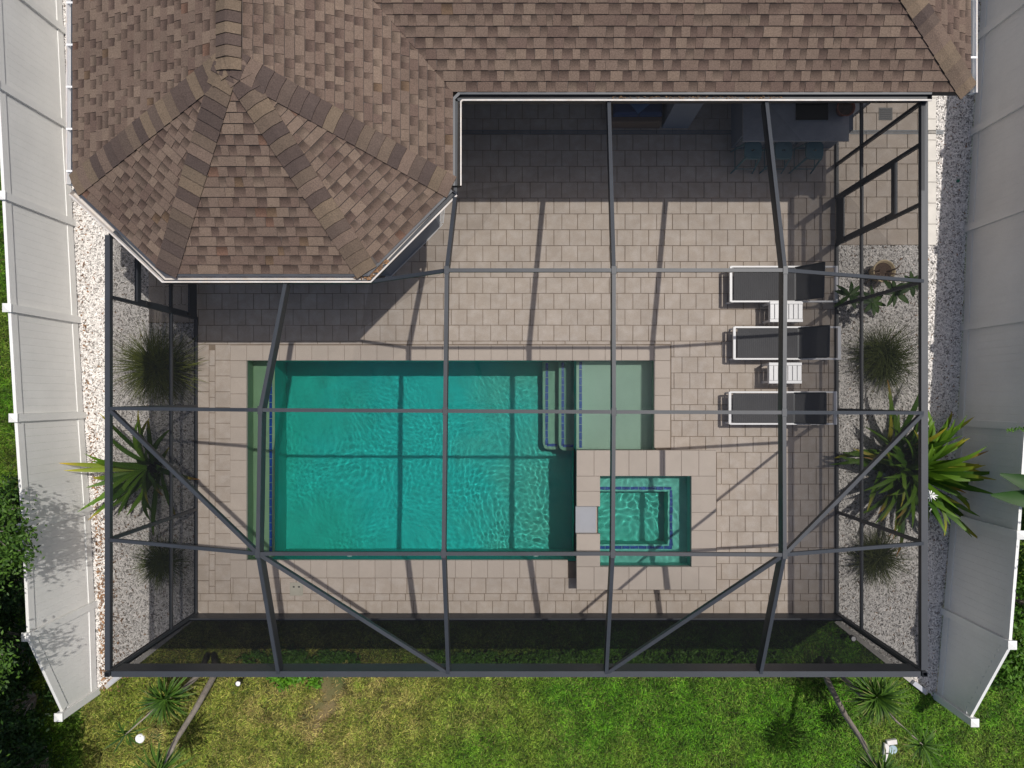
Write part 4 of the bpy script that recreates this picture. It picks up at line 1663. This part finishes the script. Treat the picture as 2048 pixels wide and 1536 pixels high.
def lily(c, n, L_, label, seed, flowers=(), extra=(), wd=.05):
    random.seed(seed)
    t = thing('spider_lily', label, 'lily', c, 'strap-leaved lilies in the gravel')
    crowns = [(random.uniform(-1, 1) * .13 * L_, random.uniform(-1, 1) * .13 * L_) for _ in range(max(2, n // 18))]
    for i in range(n):
        az = 2.399 * i + random.uniform(-.8, .8)
        inner = random.random() ** .8
        ox, oy = crowns[i % len(crowns)]
        th = .15 + .85 * (1 - inner) * random.uniform(.7, 1.15)
        ln = L_ * random.uniform(.75, 1.08)
        yel = random.random()
        col = lerp3((.026, .075, .006), (.095, .185, .012), random.random())
        tip = (.42, .34, .03) if yel < .2 else (.12, .22, .02) if yel < .9 else (.35, .14, .03)
        if yel < .035:
            col = (.30, .28, .03)
        r0 = .10 * math.sqrt(1 - inner) + .02
        base = (c[0] + ox + math.cos(az) * r0, c[1] + oy + math.sin(az) * r0, c[2] + .03)
        q = strap_leaf(base, az, th, ln, wd * random.uniform(.85, 1.15), random.choice((.5, .9, 1.3, 1.8, 2.3)) * random.uniform(.8, 1.2), col, tip, random.uniform(-.6, .6))
        q.build('leaf', 'leaf', t, smooth=True)
    for az, th, ln, dr_, col, tip in extra:
        strap_leaf((c[0], c[1], c[2] + .05), az, th, ln, wd, dr_, col, tip, 0.0).build('leaf', 'leaf', t, smooth=True)
    MB().tube([(c[0], c[1], c[2] - .03), (c[0], c[1], c[2] + .2)], [.13, .07], 10).build('bulb_stem', 'leaf', t)
    for (fx, fy, fz) in flowers:
        q = MB()
        for k in range(12):
            a = k * .5236 + random.uniform(-.2, .2)
            d = Vector((math.cos(a), math.sin(a), random.uniform(-.1, .5)))
            p0 = Vector((fx, fy, fz))
            sd = Vector((-d.y, d.x, 0)) * .012
            q.add([p0, p0 + d * .06 + sd, p0 + d * .13, p0 + d * .06 - sd], [(0, 1, 2, 3)])
        fl = q.build('flower', 'white', t)
        MB().tube([(c[0], c[1], .15), ((c[0] + fx) / 2, (c[1] + fy) / 2, fz * .8), (fx, fy, fz)], .012, 6).build('stalk', 'leaf', fl).data.materials[0] = M['stalk'] if 'stalk' in M else M['bark']
    random.seed(seed + 100)
    return t


M['stalk'] = mat('green_stalk', (.09, .16, .03), .5)
lily(P(312, 935, zg), 36, 1.3, 'strap-leaved lily with yellowing tips reaching over the sunlit gravel', 21, wd=.055,
     extra=((3.02, .95, 1.55, .35, (.14, .19, .012), (.55, .36, .02)), (3.12, .9, 1.45, .45, (.16, .22, .015), (.42, .36, .03)), (3.75, .95, 1.45, .5, (.07, .16, .012), (.14, .24, .02)), (3.95, .9, 1.4, .5, (.08, .17, .012), (.45, .30, .03))))
lily(P(1795, 930, zg), 112, 1.52, 'large strap-leaved lily with white flowers leaning out to the shaded fence', 22, flowers=(tuple(P(1862, 990, .75)), tuple(P(1866, 1012, .70))), wd=.058)

# potted plant and the leafy shrub beside it
c = P(1752, 548, zg)
pt = thing('potted_plant', 'sand-coloured round pot with bare dry stems', 'potted plant', c)
MB().lathe(c, [(.001, .0), (.15, .0), (.20, .26), (.215, .30), (.205, .31), (.185, .30), (.17, .24), (.001, .235)], 24).build('pot_body', 'pot', pt, smooth=True)
MB().lathe(c, [(.172, .245), (.001, .252)], 20).build('soil', 'soil', pt)
random.seed(5)
for k in range(9):
    a = random.uniform(0, 6.28)
    l_ = random.uniform(.22, .55)
    MB().tube([(c.x + math.cos(a) * .05, c.y + math.sin(a) * .05, .2), (c.x + math.cos(a) * l_ * .5, c.y + math.sin(a) * l_ * .5, .38), (c.x + math.cos(a + .3) * l_, c.y + math.sin(a + .3) * l_, .28)], [.012, .009, .004], 6).build('stem', 'bark', pt).data.materials[0] = M['rattan']


def broad_leaf(base, az, el, L_, wd, col):
    q = MB()
    d = Vector((math.cos(az) * math.cos(el), math.sin(az) * math.cos(el), math.sin(el)))
    sd = Vector((-math.sin(az), math.cos(az), 0))
    up = d.cross(sd) * -1
    p = Vector(base)
    S = 6
    for s_ in range(S + 1):
        f = s_ / S
        ww = wd * math.sin(math.pi * min(1, f * .92 + .06)) ** .8
        bend = Vector((0, 0, -.25 * L_ * f * f))
        for k in (-1, 0, 1):
            q.v.append(tuple(p + d * (L_ * f) + sd * (ww * k) + bend + Vector((0, 0, abs(k) * ww * .25))))
            q.c.append(tuple(v * (1.25 if k == 0 else 1) for v in col))
    for s_ in range(S):
        for k in (0, 1):
            i = s_ * 3 + k
            q.f.append((i, i + 1, i + 4, i + 3))
    return q


random.seed(8)
c = P(1745, 592, zg)
sb = thing('leafy_shrub', 'shrub with broad dark green leaves on bare stems behind the pot', 'shrub', c)
tips = [P(1745, 605, .62), P(1822, 570, .85), P(1700, 590, .5), P(1790, 585, .7)]
for tp in tips:
    MB().tube([c, (c + tp) / 2 + Vector((0, 0, .08)), tp], [.02, .017, .013], 7).build('stem', 'bark', sb)
    for k in range(8):
        az = k * .785 + random.uniform(-.3, .3)
        col = lerp3((.020, .050, .008), (.045, .095, .013), random.random())
        broad_leaf(tp, az, random.uniform(-.1, .5), random.uniform(.20, .34), random.uniform(.035, .055), col).build('leaf', 'leaf', sb, smooth=True)


def leaf_cloud(centers, per, spread, size, cols, seed, parent, name='crown', z_min=None):
    r = np.random.default_rng(seed)
    cen = np.repeat(np.array(centers), per, 0)
    n = len(cen)
    Pp = cen + r.normal(0, 1, (n, 3)) * np.array(spread) * r.uniform(.3, 1, (n, 1))
    if z_min is not None:
        Pp[:, 2] = np.maximum(Pp[:, 2], z_min)
    L_ = r.uniform(*size, n)
    a, el = r.uniform(0, 6.283, n), r.normal(.0, .5, n)
    rl = r.normal(0, .6, n)
    d = np.stack([np.cos(a) * np.cos(el), np.sin(a) * np.cos(el), np.sin(el)], 1)
    sd = np.stack([-np.sin(a), np.cos(a), np.zeros(n)], 1)
    up = np.cross(d, sd)
    sd = sd * np.cos(rl)[:, None] + up * np.sin(rl)[:, None]
    V = np.zeros((n, 4, 3))
    V[:, 0] = Pp - d * L_[:, None] * .5
    V[:, 1] = Pp + sd * L_[:, None] * .24 + up * L_[:, None] * .05
    V[:, 2] = Pp + d * L_[:, None] * .5
    V[:, 3] = Pp - sd * L_[:, None] * .24 + up * L_[:, None] * .05
    Tm = (np.arange(n)[:, None, None] * 4 + np.array([(0, 1, 2), (0, 2, 3)])[None]).reshape(-1, 3)
    u_ = r.random((n, 1))
    c_ = (np.array(cols[0]) * (1 - u_) + np.array(cols[1]) * u_) * r.uniform(.75, 1.3, (n, 1))
    return np_mesh(name, V.reshape(-1, 3), Tm, np.repeat(c_, 4, 0), 'leaf', parent)


def tree(base, crown_c, rad, nb, label, seed, cols, per=95, leaf=(.05, .09), cat='tree', group='trees beyond the fences', name='broadleaf_tree', sub=3):
    random.seed(seed)
    t = thing(name, label, cat, base, group)
    cc = Vector(crown_c)
    fork = Vector((base[0], base[1], base[2])).lerp(cc, .45)
    MB().tube([base, Vector(base).lerp(fork, .5) + Vector((.05, .03, 0)), fork], [.11, .09, .075], 9).build('trunk', 'bark', t)
    q = MB()
    cents = []
    for i in range(nb):
        while True:
            v = Vector((random.uniform(-1, 1), random.uniform(-1, 1), random.uniform(-1, 1)))
            if .35 < v.length < 1:
                break
        tip = cc + Vector((v.x * rad[0], v.y * rad[1], v.z * rad[2]))
        mid = fork.lerp(tip, .55) + Vector((random.uniform(-.12, .12), random.uniform(-.12, .12), random.uniform(0, .2)))
        q.tube([fork, mid, tip], [.035, .02, .006], 5, caps=False)
        for s_ in range(sub):
            cents.append(tuple(mid.lerp(tip, .45 + .55 * (s_ + 1) / sub) + Vector((random.uniform(-.12, .12), random.uniform(-.12, .12), random.uniform(-.08, .08)))))
    q.build('limbs', 'bark', t)
    leaf_cloud(cents, per // sub, (.17, .17, .11), leaf, cols, seed, t)
    return t


TC = ((.028, .070, .012), (.085, .170, .022))
tree((-10.6, -2.1, -.05), (-8.5, -2.1, 2.9), (1.35, .95, .75), 80, 'leafy tree overhanging the sunlit fence near the lily', 51, TC, per=150)
tree((-10.6, -3.9, -.05), (-8.75, -3.9, 3.2), (1.35, 1.25, .8), 95, 'leafy tree shading the fence between two other trees', 52, TC, per=150)
tree((-10.5, -6.0, -.05), (-8.2, -6.0, 3.55), (1.30, 1.3, .8), 110, 'leafy tree standing past the low end of the sunlit fence', 53, TC, per=150)
tree((10.6, -2.0, -.05), (9.5, -2.0, 3.0), (1.0, 1.5, .7), 34, 'leafy tree standing behind the shaded fence', 54, TC)


def hedge(cx_, cy_2, rx, ry, h, label, seed, cols, n=30, leaf=(.06, .11), grp='shrubs behind the shaded fence'):
    random.seed(seed)
    c = (cx_, cy_2, -.05)
    t = thing('hedge_shrub', label, 'shrub', c, grp)
    cents = []
    q = MB()
    for i in range(n):
        a = random.uniform(0, 6.28)
        rr = math.sqrt(random.random())
        tip = Vector((cx_ + math.cos(a) * rx * rr, cy_2 + math.sin(a) * ry * rr, h * random.uniform(.45, 1.0) * (1 - .4 * rr)))
        q.tube([c, tip], [.015, .005], 5, caps=False)
        cents.append(tuple(tip))
    q.build('stems', 'bark', t)
    leaf_cloud(cents, 85, (.13, .13, .12), leaf, cols, seed, t, 'foliage', z_min=.0)


HC = ((.04, .11, .010), (.09, .20, .018))
for k, (hx_, hy_) in enumerate(((-9.35, -2.2), (-9.3, -3.4), (-9.25, -4.6), (-9.2, -5.7), (-9.0, -6.7))):  # dark-leaved shrubs added to deepen the shade under the trees
    hedge(hx_, hy_, .55, .65, .9, ('dark shrub added to deepen the tree shade outside the sunlit fence by the lily', 'dark shrub added to deepen the tree shade outside the fence, second from the lily', 'dark shrub added to deepen the tree shade outside the fence, third from the lily', 'dark shrub added to deepen the tree shade beside the low end of the sunlit fence', 'dark shrub added to deepen the tree shade past the low end of the sunlit fence')[k], 65 + k, ((.012, .035, .006), (.03, .07, .012)), 30, grp='dark shrubs added to deepen the tree shade')
hedge(9.15, -4.9, .55, .5, 1.0, 'bright green shrub behind the sloping end of the shaded fence', 61, HC, 40)
hedge(9.2, -3.7, .5, .65, 1.3, 'bright green shrub behind the shaded fence, next to the last post', 62, HC, 36)
hedge(9.2, -2.3, .5, .7, 1.5, 'dark green shrub behind the shaded fence under the tree', 63, TC, 36)
bn = thing('banana_plant', 'banana plant with broad torn leaves reaching over the shaded fence', 'banana plant', (9.3, -1.75, -.05))
MB().tube([(9.3, -1.75, -.05), (9.25, -1.75, 1.9)], [.09, .06], 9).build('trunk', 'stalk', bn)
for az, el, L_, col in ((2.80, .22, 1.5, (.018, .06, .009)), (3.05, .12, 1.45, (.022, .07, .010)), (1.2, .4, 1.2, (.05, .13, .02)), (5.0, .4, 1.2, (.05, .13, .02))):
    broad_leaf((9.25, -1.75, 1.9), az, el, L_, .17, col).build('leaf', 'leaf', bn, smooth=True)
vine = thing('trailing_vine', 'small green vine tip hanging over the top of the shaded fence', 'vine', P(2035, 862, 1.9))
leaf_cloud([tuple(P(2018 + 8 * i, 860 - i, 1.93)) for i in range(5)], 14, (.05, .03, .02), (.03, .06), HC, 71, vine, 'foliage')

# low planting along the front of the enclosure
def ground_cover(px0, px1, py, label, seed, cols, n):
    r = random.Random(seed)
    cen = []
    for i in range(n):
        p = P(r.uniform(px0, px1), py + r.uniform(-9, 13), 0)
        cen.append((p.x, p.y, r.uniform(.05, .22)))
    c = P((px0 + px1) / 2, py)
    t = thing('ground_cover_plant', label, 'plant', c, 'low plants along the front of the enclosure')
    leaf_cloud(cen, 60, (.07, .06, .04), (.05, .10), cols, seed, t, 'foliage', z_min=-.02)


ground_cover(490, 720, 1310, 'low leafy planting in front of the screen by the skimmer end of the pool', 81, HC, 40)
ground_cover(545, 640, 1350, 'bright green low plant growing out past the front beam', 82, ((.06, .17, .012), (.12, .27, .02)), 16)
ground_cover(860, 1190, 1310, 'low leafy planting in front of the screen by the middle of the pool', 83, HC, 60)
ground_cover(1230, 1560, 1312, 'low leafy planting in front of the screen opposite the spa', 84, HC, 60)


# slender dracaenas leaning over the lawn
def dracaena(base, stems, label, seed):
    random.seed(seed)
    t = thing('dracaena', label, 'dracaena', base, 'slender trees in front of the enclosure')
    for pts, rad, n, L_ in stems:
        tr_ = MB().tube(pts, [rad * (1 - .45 * i / (len(pts) - 1)) for i in range(len(pts))], 9).build('trunk', 'bark', t, smooth=True)
        if not n:
            continue
        top = Vector(pts[-1])
        q = MB()
        for i in range(n):
            az = 2.399 * i
            th = .25 + 1.5 * (1 - i / n) * random.uniform(.8, 1.1)
            col = lerp3((.02, .055, .010), (.075, .155, .018), random.random())
            tip = (.32, .26, .12) if random.random() < .22 else (.12, .2, .03)
            lf = strap_leaf(tuple(top + Vector((0, 0, random.uniform(-.16, .02)))), az, th, L_ * random.uniform(.7, 1.1), .017, random.uniform(.6, 2.0), col, tip, 0, 6)
            q.add(lf.v, lf.f, list(lf.c))
        q.build('foliage', 'leaf', tr_)


b0 = P(428, 1308, -.04)
dracaena(b0, [([b0, P(432, 1345, .55), P(390, 1420, 1.35), P(352, 1480, 1.9), P(318, 1550, 2.5)], .062, 80, .55),
              ([b0 + Vector((-.1, .02, 0)), P(395, 1352, .6), P(352, 1392, 1.15), P(330, 1398, 1.35)], .055, 105, .5),
              ([P(330, 1398, 1.33), P(290, 1435, 1.6), P(250, 1470, 1.85)], .016, 15, .36)],
         'slender tree with narrow leaf heads leaning over the lawn by the dry patch', 91)
b1_ = P(1640, 1315, -.04)
dracaena(b1_, [([b1_, P(1655, 1362, .6), P(1690, 1430, 1.2), P(1722, 1478, 1.6), P(1760, 1548, 2.2)], .06, 100, .5),
               ([P(1655, 1318, -.04), P(1702, 1372, .7), P(1738, 1402, 1.15), P(1752, 1392, 1.35)], .055, 140, .58),
               ([P(1752, 1392, 1.2), P(1790, 1440, 1.5), P(1845, 1490, 1.9)], .022, 34, .42)],
         'slender tree with narrow leaf heads leaning over the lush lawn by the ringed valve cap', 92)

# ================================================================== SMALL THINGS
def disc(name, part, px, py, r, label, cat, m, z=.0, ring=None):
    c = P(px, py, z)
    t = thing(name, label, cat, c)
    MB().lathe((c.x, c.y, z), [(r, -.03), (r, .012), (r * .93, .018), (r * .6, .014), (.001, .016)], 22).build(part, m, t, smooth=False)
    if ring:
        MB().lathe((c.x, c.y, z), [(r * .35, .017), (r * .4, .021), (r * .3, .021), (r * .3, .017)], 16).build('inner_ring', ring, t)
    return t


M['capblue'] = mat('blue_grey_plastic', (.33, .43, .48), .5, var=.15, vscale=15)
disc('valve_cap', 'lid', 280, 1477, .085, 'round white valve cap in the sandy patch of lawn', 'valve cap', 'white', ring='pvc')
disc('valve_cap', 'lid', 1785, 1499, .085, 'round blue-grey valve cap ringed by white bricks', 'valve cap', 'capblue')
random.seed(3)
for (bx, by, ang, lb) in ((1783, 1484, 8, 'white brick lying above the ringed valve cap'), (1772, 1497, 86, 'upright-laid white brick touching the ringed valve cap, between the other two'), (1771, 1513, 88, 'white brick at the lower end beside the ringed valve cap')):
    c = P(bx, by, .03)
    q = MB().box(-.095, .095, -.045, .045, -.03, .03, .008)
    o = q.build('garden_brick', 'brick')
    o.location = c
    o.rotation_euler = (0, 0, R(ang))
    tag(o, lb, 'brick', 'white bricks around the valve cap')

lt = thing('path_light', 'small black spot light with a white lens on the lawn edge', 'garden light', P(487, 1356))
c = P(487, 1356, 0)
MB().tube([(c.x, c.y, -.05), (c.x, c.y, .14)], .012, 8).build('stake', 'black', lt)
MB().lathe((c.x, c.y, .14), [(.02, 0), (.05, .03), (.055, .12), (.045, .125)], 16).build('housing', 'black', lt)
MB().lathe((c.x, c.y, .14), [(.046, .118), (.03, .122), (.001, .123)], 14).build('lens', 'white', lt)
lt2 = thing('path_light', 'small black spot light seen through the screen at the lily-side corner', 'garden light', P(1694, 1268))
c = P(1694, 1268, 0)
MB().tube([(c.x, c.y, -.05), (c.x, c.y, .14)], .012, 8).build('stake', 'black', lt2)
MB().lathe((c.x, c.y, .14), [(.02, 0), (.05, .03), (.055, .12), (.045, .125)], 16).build('housing', 'black', lt2)
MB().lathe((c.x, c.y, .14), [(.046, .118), (.03, .122), (.001, .123)], 14).build('lens', 'white', lt2)
M['irr'] = mat('green_plastic', (.01, .16, .10), .4)
disc('sprinkler_head', 'cap', 1916, 362, .028, 'small green sprinkler head in the shaded gravel', 'sprinkler', 'irr')
for (pxa, pya), (pxb, pyb), lb in (((1828, 1366), (1852, 1384), 'short grey downspout elbow on the ground by the lily-side corner post'), ((236, 1352), (216, 1370), 'short grey downspout elbow on the ground by the tree-side corner post')):
    a, b2 = P(pxa, pya, .1), P(pxb, pyb, .06)
    o = MB().beam(a, b2, .085, .06).build('downspout_elbow', 'spill')
    tag(o, lb, 'downspout', 'downspout elbows')
